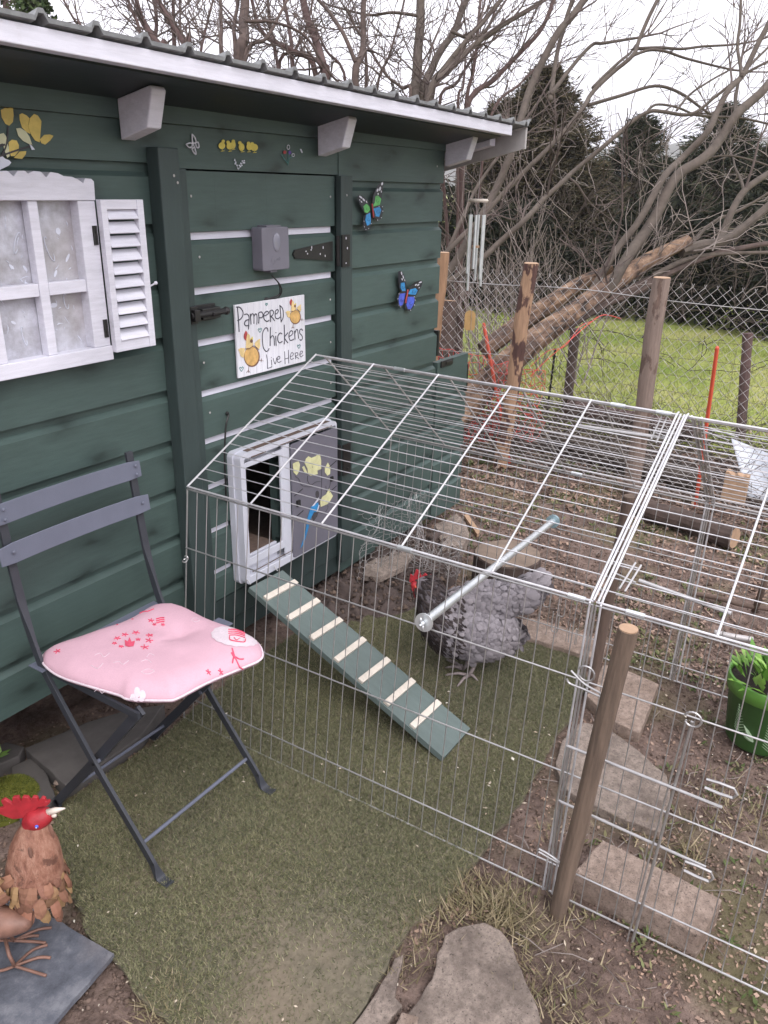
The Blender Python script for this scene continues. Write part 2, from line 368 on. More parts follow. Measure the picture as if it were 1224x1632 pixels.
def blade_soup(P, H, Wd, lean):
    n = len(P); a = rng.uniform(0, 2*np.pi, n); S = np.stack([np.cos(a), np.sin(a), np.zeros(n)], 1)
    b = rng.uniform(0, 2*np.pi, n); T = np.stack([np.cos(b)*lean, np.sin(b)*lean, np.ones(n)], 1)*H[:, None]
    V = np.stack([P-S*Wd[:, None]/2, P+S*Wd[:, None]/2, P+T], 1).reshape(-1, 3)
    return V, np.arange(n*3).reshape(-1, 3)
def smoothline(pts, k=6):
    """Catmull-Rom through points (3D)"""
    P = [Vector(p) for p in pts]
    if len(P) < 3: return P
    out = []
    for i in range(len(P)-1):
        p0 = P[max(i-1, 0)]; p1 = P[i]; p2 = P[i+1]; p3 = P[min(i+2, len(P)-1)]
        for j in range(k):
            t = j/k
            out.append(0.5*((2*p1)+(p2-p0)*t+(2*p0-5*p1+4*p2-p3)*t*t+(3*p1-p0-3*p2+p3)*t*t*t))
    out.append(P[-1]); return out
# ================================================================== SETTING: ground, field, hills
def axis_pts(lo, hi, a, b, fine, grow=1.18):
    c = list(np.arange(a, b+1e-6, fine)); st = fine; x = b
    while x < hi: st = min(st*grow, 60); x += st; c.append(x)
    st = fine; x = a
    while x > lo: st = min(st*grow, 60); x -= st; c.insert(0, x)
    return np.array(c)
def ground_h(x, y):
    h = 0.010*noise.noise((x*3.1, y*3.1, 0.3)) + 0.005*noise.noise((x*11, y*11, 2.0))
    if -1 < x < 4.6 and -3.2 < y < 2.5: h += 0.0045*noise.noise((x*38, y*38, 5)) + 0.006*noise.noise((x*19, y*19, 8))
    if x > 4.3: h += 0.05*noise.noise((x*0.5, y*0.5, 1.0)) * min(1, (x-4.3))
    return h - 0.012
gx = axis_pts(-400, 900, 0.3, 4.2, 0.022); gy = axis_pts(-600, 600, -2.2, 0.9, 0.022)
gv = np.array([(x, y, ground_h(x, y)) for x in gx for y in gy])
ny_ = len(gy); ii, jj = np.meshgrid(np.arange(len(gx)-1), np.arange(ny_-1), indexing='ij')
b0 = (ii*ny_+jj).ravel(); gf = np.stack([b0, b0+ny_, b0+ny_+1, b0+1], 1)
m, nt, bs = new_mat('earth_and_meadow')
vO = coords(nt)
n1 = noisetex(nt, vO, 9, 8, 0.68); n2 = noisetex(nt, vO, 55, 6, 0.7); n3 = noisetex(nt, vO, 1.6, 4)
c1 = ramp(nt, n1, [(0.32, (0.095, 0.068, 0.057)), (0.50, (0.185, 0.133, 0.111)), (0.68, (0.30, 0.22, 0.185))])
c2 = ramp(nt, n2, [(0.32, (0.62, 0.60, 0.58)), (0.5, (1, 1, 1)), (0.70, (1.22, 1.2, 1.15))])
cc = mixc(nt, 1.0, c1, c2, 'MULTIPLY')
mossf = ramp(nt, n3, [(0.52, (0, 0, 0)), (0.64, (0.55, 0.55, 0.55))])
cc = mixc(nt, mossf, cc, (0.15, 0.15, 0.06))
sep = node(nt, 'ShaderNodeSeparateXYZ'); nt.links.new(vO, sep.inputs[0])
edge = node(nt, 'ShaderNodeMath', operation='MULTIPLY_ADD'); nt.links.new(n3, edge.inputs[0]); edge.inputs[1].default_value = 1.2
nt.links.new(sep.outputs[0], edge.inputs[2])
ff = node(nt, 'ShaderNodeMapRange'); nt.links.new(edge.outputs[0], ff.inputs[0])
ff.inputs[1].default_value = 5.25; ff.inputs[2].default_value = 5.6
n4 = noisetex(nt, vO, 0.9, 6, 0.6); n5 = noisetex(nt, vO, 24, 4, 0.6)
fld = ramp(nt, n4, [(0.38, (0.20, 0.27, 0.06)), (0.52, (0.34, 0.37, 0.12)), (0.64, (0.43, 0.41, 0.18))])
fld = mixc(nt, 1.0, fld, ramp(nt, n5, [(0.3, (0.75, 0.78, 0.7)), (0.7, (1.15, 1.15, 1.1))]), 'MULTIPLY')
cc = mixc(nt, ff.outputs[0], cc, fld)
nt.links.new(cc, bs.inputs['Base Color']); bs.inputs['Roughness'].default_value = 0.95; bs.inputs['Specular IOR Level'].default_value = 0.15
bump(nt, bs, n2, 1.0, 0.014)
tag(np_mesh('ground', m, gv, gf, smooth=True), kind='structure')

# far wooded hills
hb = MB(); rings = []
for k in range(120):
    y = -420 + k*8.0
    t = 19 + 7*noise.noise((y*0.010, 0.4, 0)) + 0.045*max(0, y) + 3*noise.noise((y*0.05, 2.4, 0)) + 1.2*noise.noise((y*0.31, 7.4, 0))
    rings.append([(330, y, -3), (350, y, t*0.55), (372, y, t*0.86), (400, y, t), (470, y, t*0.8), (520, y, -3)])
n = 6
for r in rings: hb.v += r
for k in range(119):
    for j in range(5):
        a = k*n+j; hb.f.append((a, a+n, a+n+1, a+1))
tag(hb.build('hills', M['hill'], smooth=True), kind='structure')

# ------------------------------------------------------------------ artificial turf
TP = [(95,1290),(78,1360),(150,1490),(185,1530),(215,1572),(240,1600),(300,1660),(520,1690),(556,1640),(580,1600),(622,1545),(640,1500),(662,1475),(700,1440),(745,1392),
      (790,1330),(830,1280),(855,1230),(885,1180),(915,1130),(935,1085),(928,1050),(850,1015),(700,965),(655,955),(600,978),(520,985),(470,1010),(400,1060),(330,1110),(240,1190),(150,1250)]
turf_poly = [tuple(G(*p, 0.004)[:2]) for p in TP]
tp = np.array(turf_poly)
# roughened outline
def rough_outline(poly, step=0.03, amp=0.006, seed=0):
    out = []
    for i in range(len(poly)):
        a = Vector(poly[i][:2]); b = Vector(poly[(i+1) % len(poly)][:2]); k = max(1, int((b-a).length/step))
        nrm = Vector((-(b-a).y, (b-a).x)).normalized()
        for j in range(k):
            p = a.lerp(b, j/k); q = p + nrm*amp*noise.noise((p.x*23, p.y*23, seed)); out.append((q.x, q.y))
    return out
tb = MB(); ro = rough_outline(turf_poly, 0.03, 0.02)
tb.prism([(x, y, -0.006) for x, y in ro], (0, 0, 0.010))
mt_, nt, bs = new_mat('turf_backing')
v_ = coords(nt); n1 = noisetex(nt, v_, 70, 5, 0.7); n2 = noisetex(nt, v_, 3.0, 3)
c1 = ramp(nt, n1, [(0.3, (0.075, 0.068, 0.045)), (0.7, (0.19, 0.165, 0.115))])
c1 = mixc(nt, ramp(nt, n2, [(0.5, (0, 0, 0)), (0.68, (0.6, 0.6, 0.6))]), c1, (0.23, 0.18, 0.13))
nt.links.new(c1, bs.inputs['Base Color']); bs.inputs['Roughness'].default_value = 0.95
tag(tb.build('artificial_turf', mt_), kind='structure')
P = rng.uniform(tp.min(0), tp.max(0), (620000, 2)); P = P[inpoly(P, ro)]
# worn thin towards the front where earth is trodden in
wear = np.array([noise.noise((p[0]*2.4, p[1]*2.4, 4.0)) for p in P])
g0 = G(500, 1560); dist = np.hypot(P[:, 0]-g0.x, P[:, 1]-g0.y)
keep = rng.random(len(P)) < np.clip(0.80 - 0.5*np.clip(wear, 0, 1) - 0.80*np.exp(-(dist/0.20)**2), 0.08, 1)
P = P[keep][:300000]; n = len(P)
P3 = np.column_stack([P, np.full(n, 0.003)])
V, F = blade_soup(P3, rng.uniform(0.004, 0.010, n), rng.uniform(0.0014, 0.0028, n), 1.1)
tag(np_mesh('turf_blades', M['turf'], V, F), kind='stuff')

# ------------------------------------------------------------------ meadow grass beyond the fence
def field_pts(n):
    x = 4.9 + rng.random(n)**1.6*4.8; y = -4.0 + rng.random(n)*8.5
    return np.column_stack([x, y])
P = field_pts(60000); n = len(P)
P3 = np.column_stack([P, [ground_h(a, b)-0.004 for a, b in P]])
V, F = blade_soup(P3, rng.uniform(0.02, 0.06, n), rng.uniform(0.004, 0.010, n), 0.7)
tag(np_mesh('meadow_grass', M['grass'], V, F), kind='stuff')

# ------------------------------------------------------------------ leaf litter, chips and weeds
def near_noise(P, s, z): return np.array([noise.noise((p[0]*s, p[1]*s, z)) for p in P])
def litter(name, mat, n, lo, hi, size, flat=0.5, thr=-1, s=2.0, z=0.0, asp=0.6):
    P = rng.uniform(lo, hi, (n, 2)); P = P[near_noise(P, s, z) > thr]
    P = P[~inpoly(P, turf_poly)] if name != 'chips' else P
    n = len(P); gz = np.array([ground_h(a, b) for a, b in P])
    P3 = np.column_stack([P, gz + rng.uniform(0.001, 0.006, n)])
    a = rng.uniform(0, 2*np.pi, n)
    D = np.stack([np.cos(a), np.sin(a), rng.uniform(-0.05, flat, n)], 1)
    N = np.stack([rng.uniform(-.35, .35, n), rng.uniform(-.35, .35, n), np.ones(n)], 1)
    L = rng.uniform(size*0.4, size*1.2, n)
    return leaf_soup(P3, D, N, L, L*rng.uniform(asp*0.6, asp*1.2, n))
def merge(*vf):
    Vs, Fs, o = [], [], 0
    for V, F in vf: Vs.append(V); Fs.append(F+o); o += len(V)
    return np.vstack(Vs), np.vstack(Fs)
lt = merge(litter('litter', None, 26000, (2.25, -2.6), (4.6, 1.2), 0.021, 0.8, -0.25, 2.2),
           litter('litter', None, 9000, (1.0, -2.2), (2.9, -0.9), 0.012, 0.6, -0.10, 3.0),
           litter('litter', None, 3500, (0.4, -1.5), (1.4, -0.5), 0.011, 0.25, 0.0, 3.0),
           litter('litter', None, 6500, (3.4, -3.5), (5.5, 2.2), 0.045, 0.9, -0.2, 1.4),
           litter('litter', None, 1500, (0.3, -0.35), (1.2, 0.25), 0.012, 0.25, -1, 3.0))
tag(np_mesh('leaf_litter', M['litter'], *lt), kind='stuff')
def chips(n, poly=None, size=0.007, z0=0.008, lo=(0.5, -1.4), hi=(2.6, 0.1)):
    P = rng.uniform(lo, hi, (n, 2))
    gz = np.where(inpoly(P, turf_poly), z0+0.004, 0.0)
    kp = near_noise(P, 2.2, 12.0) > -0.12; P = P[kp]; gz = gz[kp]; n = len(P)
    P3 = np.column_stack([P, gz]); a = rng.uniform(0, 2*np.pi, n)
    D = np.stack([np.cos(a), np.sin(a), rng.uniform(-.1, .3, n)], 1); N = np.stack([rng.uniform(-.3, .3, n), rng.uniform(-.3, .3, n), np.ones(n)], 1)
    L = rng.uniform(size*0.5, size*1.6, n)
    return leaf_soup(P3, D, N, L, L*rng.uniform(0.25, 0.6, n))
tag(np_mesh('wood_chips', M['chips'], *merge(chips(420), chips(380, size=0.010, lo=(1.1, -2.0), hi=(2.6, -0.9)), chips(60, size=0.013, lo=(1.20, -1.12), hi=(1.42, -0.98)))), kind='stuff')
# straw and thin twigs lying about
sb = MB()
for k in range(420):
    x = random.uniform(1.0, 4.2); y = random.uniform(-2.0, 0.5) if x > 2.35 else random.uniform(-2.0, -1.05)
    if inpoly(np.array([[x, y]]), turf_poly)[0]: continue
    a = random.uniform(0, 6.28); L = random.uniform(0.02, 0.09); z = ground_h(x, y)
    p = Vector((x, y, z+0.004)); dd = Vector((math.cos(a), math.sin(a), random.uniform(-0.05, 0.25)))
    mid = p+dd*L*0.5+Vector((random.uniform(-.01, .01), random.uniform(-.01, .01), 0.004))
    sb.tube([p, mid, p+dd*L], [0.0012, 0.0012, 0.0006], 3)
tag(sb.build('fallen_twigs', M['twig_pale']), kind='stuff')
# crumbs of earth
def crumbs(n, lo, hi, s0, s1, z=0.0, poly=None):
    P = rng.uniform(lo, hi, (n, 2)); P = P[~inpoly(P, turf_poly)]; n = len(P); gz = np.array([ground_h(a, b) for a, b in P])
    oc = np.array([[1,0,0],[0,1,0],[-1,0,0],[0,-1,0],[0,0,.8],[0,0,-.8]], float); s = (s0+(s1-s0)*rng.random(n)**3)[:, None, None]
    V = oc[None]*s*rng.uniform(.6, 1.3, (n, 6, 3)); a = rng.uniform(0, 6.28, n); ca, sa = np.cos(a)[:, None], np.sin(a)[:, None]
    V = np.stack([V[..., 0]*ca-V[..., 1]*sa, V[..., 0]*sa+V[..., 1]*ca, V[..., 2]], 2)+np.column_stack([P, gz+0.002+z])[:, None]
    T = np.array([[0,1,4],[1,2,4],[2,3,4],[3,0,4],[1,0,5],[2,1,5],[3,2,5],[0,3,5]]); return V.reshape(-1, 3), (T[None]+np.arange(n)[:, None, None]*6).reshape(-1, 3)
M['crumb'] = island('earth_crumbs', [(0.08, 0.057, 0.047), (0.15, 0.108, 0.09), (0.21, 0.155, 0.13), (0.11, 0.08, 0.067)], 0.95, 0.1)
tag(np_mesh('earth_crumbs', M['crumb'], *merge(crumbs(30000, (0.4, -2.3), (2.6, -0.45), 0.0012, 0.0065), crumbs(14000, (2.2, -2.4), (4.3, 1.0), 0.002, 0.010), crumbs(4000, (0.3, -0.6), (1.4, 0.2), 0.002, 0.009))), kind='stuff')
# weeds
def weeds(n, lo, hi, L0, thr, z):
    P = rng.uniform(lo, hi, (n, 2)); P = P[near_noise(P, 2.4, z) > thr]; P = P[~inpoly(P, turf_poly)]
    P = np.repeat(P, 9, 0) + rng.normal(0, 0.010, (len(P)*9, 2)); n = len(P)
    gz = np.array([ground_h(a, b) for a, b in P]); P3 = np.column_stack([P, gz])
    a = rng.uniform(0, 2*np.pi, n)
    D = np.stack([np.cos(a), np.sin(a), rng.uniform(0.2, 1.2, n)], 1); N = np.tile([0, 0, 1.0], (n, 1))
    L = rng.uniform(L0*0.5, L0*1.3, n)
    return leaf_soup(P3, D, N, L, L*rng.uniform(0.25, 0.5, n))
tag(np_mesh('low_weeds', M['weed'], *merge(weeds(2000, (2.3, -2.4), (4.3, 0.9), 0.021, -0.03, 9.0), weeds(420, (1.1, -2.3), (2.6, -0.95), 0.019, 0.12, 6.0),
    weeds(260, (3.8, -3), (5.4, 2), 0.05, 0.0, 3.0))), kind='stuff')
# dry grass tufts round the near slabs
tg = []
for (px, py, nn, sp, hh) in [(745,1425,220,0.033,0.035),(790,1440,300,0.038,0.045),(825,1470,220,0.035,0.042),(700,1450,200,0.04,0.04),(660,1500,120,0.03,0.035),(850,1560,160,0.04,0.03),
                             (640,1545,60,0.02,0.03),(1015,1305,160,0.05,0.03),(1095,1355,70,0.02,0.045),(1160,1280,160,0.06,0.035),(1210,1300,160,0.05,0.035),(880,1610,120,0.04,0.035),(960,1600,120,0.05,0.03),
                             (255,1590,220,0.03,0.028),(290,1612,160,0.03,0.03),(1000,1420,60,0.04,0.02),(905,1460,90,0.03,0.03),(870,1320,30,0.015,0.02)]:
    g = G(px, py); P = rng.normal((g.x, g.y), sp, (nn, 2)); P3 = np.column_stack([P, np.full(nn, -0.008)])
    tg.append(blade_soup(P3, rng.uniform(hh*0.4, hh, nn), rng.uniform(0.002, 0.0045, nn), 0.95))
tag(np_mesh('dry_grass_tufts', M['dry'], *merge(*tg)), kind='stuff')
# ================================================================== GARDEN SHED
shed = thing('garden_shed', (1.9, 0.0, 0.0), 'dark green wooden chicken shed with white fascia and corrugated lean-to roof', 'shed')
XL, XR = -0.7, 2.805
def profile(z0, z1, grooves, dep=0.014, hh=0.020, bev=0.011, back=0.028):
    pts = [(0.0, z1)]; g = sorted([q for q in grooves if z0+0.03 < q < z1-0.004], reverse=True)
    for q in g: pts += [(0.0, q), (dep, q-0.0012), (dep, q-hh), (0.0, q-hh-bev)]
    pts += [(0.0, z0), (back, z0), (back, z1)]
    return pts
def boards(mb, x0, x1, z0, z1, grooves, yo=0.0):
    pr = profile(z0, z1, grooves)
    mb.prism([(x0, y+yo, z) for y, z in pr][::-1], (x1-x0, 0, 0))
gl = [1.467-0.134*k for k in range(10)]; gr = [1.443-0.1325*k for k in range(11)]
gd = [1.311, 1.1755, 1.042, 0.905, 0.770, 0.635, 0.500, 0.365]
mb = MB(); boards(mb, XL, 1.42, 0.262, 1.553, gl); mb.build('wall', M['green'], shed)
mb = MB(); boards(mb, 2.14, XR, 0.10, 1.553, gr); mb.build('wall', M['green'], shed)
mb = MB(); boards(mb, 1.4202, 2.1398, 1.4575, 1.553, [], 0.003); mb.box(XL, XR-0.001, -0.010, 0.0285, 1.5535, 1.612)
mb.build('wall_plate', M['green'], shed)
mb = MB(); mb.box(1.44, 2.13, 0.004, 0.03, 0.17, 0.255); mb.box(1.44, 2.16, 0.012, 0.034, 0.10, 0.168); mb.build('sill_beam', M['green_post'], shed, bevel=0.003)
# the other three walls, floor and ceiling close the shed
mb = MB()
mb.box(XL, XR, 1.24, 1.27, 0.15, 1.30)
for x0 in (XL, XR-0.028):
    mb.prism([(x0, 0.0295, 0.15), (x0, 1.2395, 0.15), (x0, 1.2395, 1.30), (x0, 0.0295, 1.575)][::-1], (0.028, 0, 0))
mb.build('rear_walls', M['green'], shed)
mb = MB(); mb.box(XL+0.03, XR-0.03, 0.035, 1.235, 0.262, 0.285); mb.build('floor', M['stake_dark'], shed)
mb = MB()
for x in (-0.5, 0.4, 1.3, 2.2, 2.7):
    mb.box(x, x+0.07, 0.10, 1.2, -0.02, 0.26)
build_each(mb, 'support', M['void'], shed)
mb = MB(); mb.box(2.40, 2.47, 0.035, 0.11, -0.02, 0.13); mb.build('foot', M['bluefoot'], shed, bevel=0.004)
# left post with a deep left face, right slim post
mb = MB(); mb.box(1.383, 1.447, -0.041, -0.0005, 0.20, 1.500); mb.build('door_post', M['green_post'], shed, bevel=0.003)
mb = MB(); mb.box(1.4475, 1.487, -0.020, -0.0005, 0.19, 1.4565); mb.build('door_post', M['green_post'], shed, bevel=0.002)
mb = MB(); mb.box(2.122, 2.184, -0.022, -0.0005, 0.15, 1.455); mb.build('door_post', M['green_post'], shed, bevel=0.002)
mb = MB()
for x, z in ((1.425, 1.44), (1.435, 1.425), (2.15, 1.40), (1.515, 1.395), (1.53, 1.25), (2.095, 1.395), (2.09, 1.23), (2.09, 1.09), (1.52, 0.98), (2.09, .955), (1.53, 0.84), (2.09, 0.82), (2.75, 1.50)):
    y = -0.0425 if x < 1.44 else (-0.0235 if 2.12 < x < 2.2 else -0.0015)
    mb.ball((x, y, z), (0.0035, 0.0015, 0.0035), 8, 4)
build_each(mb, 'screw', M['wire_old'], shed)
# door, with an opening for the birds
door = MB(); hx0, hx1, hz0, hz1 = 1.600, 1.800, 0.335, 0.690
boards(door, 1.494, hx0, 0.262, 1.453, gd); boards(door, hx1, 2.1175, 0.262, 1.453, gd)
boards(door, hx0+0.0002, hx1-0.0002, hz1, 1.453, gd); boards(door, hx0+0.0002, hx1-0.0002, 0.262, hz0, gd)
door = door.build('door', M['green'], shed)
st = MB()
for q in gd:
    if q in (0.635, 0.500, 0.365): st.box(1.4955, 1.585, 0.0098, 0.0135, q-0.0195, q-0.0018)
    else: st.box(1.4955, 2.1075, 0.0098, 0.0135, q-0.0195, q-0.0018)
build_each(st, 'white_strip', M['white_strip'], door)
hg = MB()       # tee hinge: long tapering strap and a knuckle plate
hz = 1.2375; tee = [(1.913, hz-0.012), (1.905, hz), (1.913, hz+0.012), (2.10, hz+0.029), (2.10, hz-0.029)]
hg.prism([(x, -0.005, z) for x, z in tee], (0, 0.0045, 0)); hg.tube([(2.122, -0.012+0.002, hz-0.045), (2.122, -0.010, hz+0.045)], 0.007, 8)
hg.box(2.121, 2.163, -0.0275, -0.0225, hz-0.048, hz+0.048)
hg.build('strap_hinge', M['black'], door)
ds = MB()
for x, z in ((1.965, 1.243), (1.972, 1.236), (1.99, 1.246), (1.993, 1.253), (2.05, 1.25), (2.06, 1.225), (2.035, 1.232), (2.147, 1.245), (2.14, 1.275), (2.14, 1.20)):
    ds.ball((x, -0.0055 if x < 2.1 else -0.028, z), (random.uniform(.002, .004), 0.0009, random.uniform(.002, .005)), 7, 3)
ds.build('paint_splash', M['white'], door)
hg = MB(); hg.box(2.124, 2.168, -0.0275, -0.0225, 0.488, 0.60); hg.tube([(2.121, -0.012, 0.49), (2.121, -0.012, 0.60)], 0.008, 8)
hg.ball((2.15, -0.028, 0.575), 0.004); hg.ball((2.15, -0.028, 0.51), 0.004); hg.build('strap_hinge', M['black'], door)
bo = MB(); bz = 1.112
bo.box(1.462, 1.486, -0.0262, -0.0206, bz-0.022, bz+0.022); bo.box(1.496, 1.572, -0.006, -0.0005, bz-0.022, bz+0.020)
bo.tube([(1.458, -0.030, bz), (1.585, -0.030, bz)], 0.008, 10); bo.box(1.500, 1.566, -0.030, -0.006, bz-0.015, bz+0.013)
bo.tube([(1.53, -0.030, bz), (1.53, -0.044, bz-0.004)], 0.005, 8); bo.ball((1.587, -0.030, bz), 0.011)
bo.box(1.463, 1.482, -0.041, -0.026, bz-0.015, bz+0.015)
bo.build('sliding_bolt', M['black'], door, bevel=0.0015)
# roof -------------------------------------------------------------
def rz(x, y): return 1.640 - 0.23*(y+0.235) + 0.0125*(2.87-x)
YF, YB = -0.238, 1.45
ribs = [0.969+0.111*k for k in range(-17, 19)]
prof = [(XL-0.25, 0)]
for r in ribs:
    if XL-0.1 < r < 2.98: prof += [(r-0.013, 0), (r-0.006, 0.012), (r+0.004, 0.0125), (r+0.012, 0)]
prof += [(2.985, 0), (2.998, 0.018), (3.008, 0.018)]
rb = MB()
top = [[(x, y, rz(x, y)+0.0085+h) for x, h in prof] for y in (YF-0.006, YB)]; bot = [[(x, y, rz(x, y)+h+0.001) for x, h in prof] for y in (YF-0.006, YB)]
n = len(prof)
rb.v += top[0]+top[1]+bot[0]+bot[1]
for i in range(n-1):
    rb.f += [(i, i+1, n+i+1, n+i), (2*n+i+1, 2*n+i, 3*n+i, 3*n+i+1), (i+1, i, 2*n+i, 2*n+i+1)]
rb.f += [(n-1, n+n-1, 3*n+n-1, 2*n+n-1)]
rb.build('roof', M['roof'], shed)
def slab(mb, x0, x1, y0, y1, dz0, dz1, ztilt=True):
    P = [Vector((x, y, rz(x, y)+dz)) for x in (x0, x1) for y in (y0, y1) for dz in (dz0, dz1)]
    mb.add(P, [(0, 1, 3, 2), (4, 6, 7, 5), (0, 4, 5, 1), (2, 3, 7, 6), (0, 2, 6, 4), (1, 5, 7, 3)])
fb = MB(); P = [Vector((x, y, 1.640+0.0125*(2.87-x)+dz)) for x in (XL-0.2, 2.868) for y in (-0.235, -0.203) for dz in (-0.036, -0.003)]
fb.add(P, [(0, 1, 3, 2), (4, 6, 7, 5), (0, 4, 5, 1), (2, 3, 7, 6), (0, 2, 6, 4), (1, 5, 7, 3)]); fb.build('fascia', M['white'], shed, bevel=0.002)
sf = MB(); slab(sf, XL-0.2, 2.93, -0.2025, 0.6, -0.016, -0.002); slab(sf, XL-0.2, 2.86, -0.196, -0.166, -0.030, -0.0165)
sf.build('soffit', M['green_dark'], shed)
vb = MB(); slab(vb, 2.985, 2.999, -0.236, 1.42, -0.072, -0.001); vb.build('barge_board', M['verge'], shed)
vb = MB(); slab(vb, 2.9301, 2.975, -0.12, 1.38, -0.036, -0.006); vb.build('purlin', M['white'], shed)
for bx in (1.306, 2.022, 2.790):
    zz = 0.0125*(2.87-bx)*0.5; pf = [(0.0, 1.500), (-0.088, 1.523), (-0.112, 1.596), (-0.106, 1.604), (-0.01, 1.584), (0.0, 1.582)]
    b = MB(); b.prism([(bx, y-0.0105, z+zz) for y, z in pf], (0.040, 0, 0)); b.build('bracket', M['white'], shed, bevel=0.003, fix=True)
# low hatch standing open in line with the front, at the corner ------
hb = MB(); boards(hb, 2.822, 3.092, 0.075, 0.768, [0.62, 0.487, 0.355, 0.222], 0.001); hatch = hb.build('hatch', M['green'], shed)
hb = MB(); hb.box(2.845, 2.945, -0.006, 0.0005, 0.745, 0.772); hb.box(2.88, 2.93, -0.010, -0.0062, 0.752, 0.766); hb.build('latch', M['black'], hatch, bevel=0.002)
hb = MB(); hb.box(2.8065, 2.8205, -0.004, 0.02, 0.80, 0.90); hb.box(3.0922, 3.102, 0.0, 0.02, 0.60, 0.72); build_each(hb, 'hatch_hinge', M['black'], shed)
# window -----------------------------------------------------------------
wx0, wx1 = 0.902, 1.202; wy = -0.0305
wf = MB()
wf.box(wx0, 0.944, wy, -0.0005, 1.0755, 1.3855); wf.box(1.158, wx1, wy, -0.0005, 1.0755, 1.3855)
wf.box(wx0-0.004, wx1+0.002, wy-0.004, -0.0005, 1.043, 1.0752)
crest = [(wx0, 1.386), (wx1, 1.386), (wx1+0.002, 1.424), (wx1-0.004, 1.429), (1.182, 1.430), (1.176, 1.420), (1.165, 1.427), (1.15, 1.432), (1.13, 1.433), (1.118, 1.438), (1.10, 1.440), (1.088, 1.430),
         (1.078, 1.440), (1.062, 1.441), (1.048, 1.436)]
crest += [(2*1.052-x, z) for x, z in reversed(crest[2:-1])]
wf.prism([(x, wy-0.003, z) for x, z in crest], (0, 0.0325, 0)); wf.box(1.041, 1.063, wy+0.002, -0.006, 1.0755, 1.3858)
wf.box(0.9445, 1.0405, wy+0.004, -0.006, 1.199, 1.225); wf.box(1.0635, 1.1575, wy+0.003, -0.006, 1.199, 1.225)
win = wf.build('window', M['white'], shed, bevel=0.0015, fix=True)
mg, nt, bs = new_mat('frosted_painted_glass'); v_ = coords(nt)
a_ = noisetex(nt, v_, 16, 6, 0.7); b_ = noisetex(nt, v_, 5.0, 2)
c_ = ramp(nt, a_, [(0.34, (0.30, 0.29, 0.31)), (0.5, (0.44, 0.44, 0.49)), (0.66, (0.60, 0.61, 0.68))])
c_ = mixc(nt, ramp(nt, b_, [(0.4, (0, 0, 0)), (0.6, (0.5, 0.5, 0.5))]), c_, (0.35, 0.31, 0.29))
nt.links.new(c_, bs.inputs['Base Color']); bs.inputs['Roughness'].default_value = 0.28
gb = MB(); gb.box(0.944, 1.158, -0.004, -0.001, 1.075, 1.386); gb.build('pane', mg, win)
fr = MB()
for k in range(60):
    x = random.uniform(0.95, 1.15); z = random.uniform(1.09, 1.37)
    if 1.035 < x < 1.07: continue
    a = random.uniform(0.4, 2.7); L = random.uniform(0.003, 0.020); c0 = random.uniform(-0.5, 0.5)
    pts = [(x+math.cos(a+c0*t)*L*t, -0.0046, z+math.sin(a+c0*t)*L*t) for t in (0, .35, .7, 1)]
    fr.tube(pts, [0.0004, random.uniform(.0006, .0018), random.uniform(.0006, .0015), 0.0003], 4)
for cx_, cz_, rx, rz_, tl in ((1.093, 1.290, 0.006, 0.026, .3), (1.12, 1.325, 0.006, 0.007, 0), (1.02, 1.305, 0.005, 0.022, -.4), (1.005, 1.12, 0.004, 0.020, .1), (1.085, 1.175, 0.009, 0.005, 0), (1.117, 1.18, 0.005, 0.016, .1), (0.975, 1.33, 0.004, 0.015, .5), (0.965, 1.26, 0.005, 0.006, 0), (1.0, 1.26, 0.003, 0.007, .8), (1.03, 1.255, 0.003, 0.007, .6), (0.985, 1.15, 0.003, 0.006, 1.0), (1.10, 1.24, .003, .008, -.5), (1.135, 1.27, .003, .01, -.6)):
    pt_ = [(cx_+rx*math.cos(t)*math.cos(tl)-rz_*math.sin(t)*math.sin(tl), -0.0052, cz_+rx*math.cos(t)*math.sin(tl)+rz_*math.sin(t)*math.cos(tl)) for t in [2*math.pi*k/14 for k in range(14)]]
    if rz_ > .015: fr.tube(pt_[2:], [0.0005]+[0.0012]*10+[0.0004], 4)
    else: fr.prism(pt_, (0, 0.0006, 0))
fr.build('frost_painting', M['petal_white'], win)
def shutter(x0, x1):
    s = MB(); y0, y1 = -0.046, -0.031; z0, z1 = 1.060, 1.388
    s.box(x0, x0+0.016, y0, y1, z0, z1); s.box(x1-0.018, x1, y0, y1, z0, z1)
    s.box(x0+0.0162, x1-0.0182, y0+0.001, y1, z0, z0+0.024); s.box(x0+0.0162, x1-0.0182, y0+0.001, y1, z1-0.020, z1)
    n = 10
    for k in range(n):
        zc = z0+0.036+(z1-z0-0.065)*k/(n-1)
        s.obox(Vector(((x0+x1)/2-0.001, (y0+y1)/2, zc)), Vector(((x1-x0)/2-0.0175, 0, 0)), Vector((0, 0.0085, 0.0115)), Vector((0, 0.0012, -0.0010)))
    o = s.build('shutter', M['white'], win, bevel=0.0008); return o
shutter(1.2045, 1.322); shutter(0.782, 0.8995)
kb = MB(); kb.tube([(1.3225, -0.038, 1.196), (1.332, -0.050, 1.204)], 0.0022, 6); kb.ball((1.3335, -0.051, 1.205), 0.0045); kb.build('shutter_knob', M['white'], win)
hn = MB()
for z in (1.315, 1.115):
    for dx in (0.0, 0.006): hn.box(1.187+dx, 1.1915+dx, wy-0.0035, wy-0.0005, z-0.020, z+0.020)
    hn.box(1.187, 1.1975, wy-0.0032, wy-0.0006, z-0.004, z+0.004)
hn.build('hinge', M['black'], win)

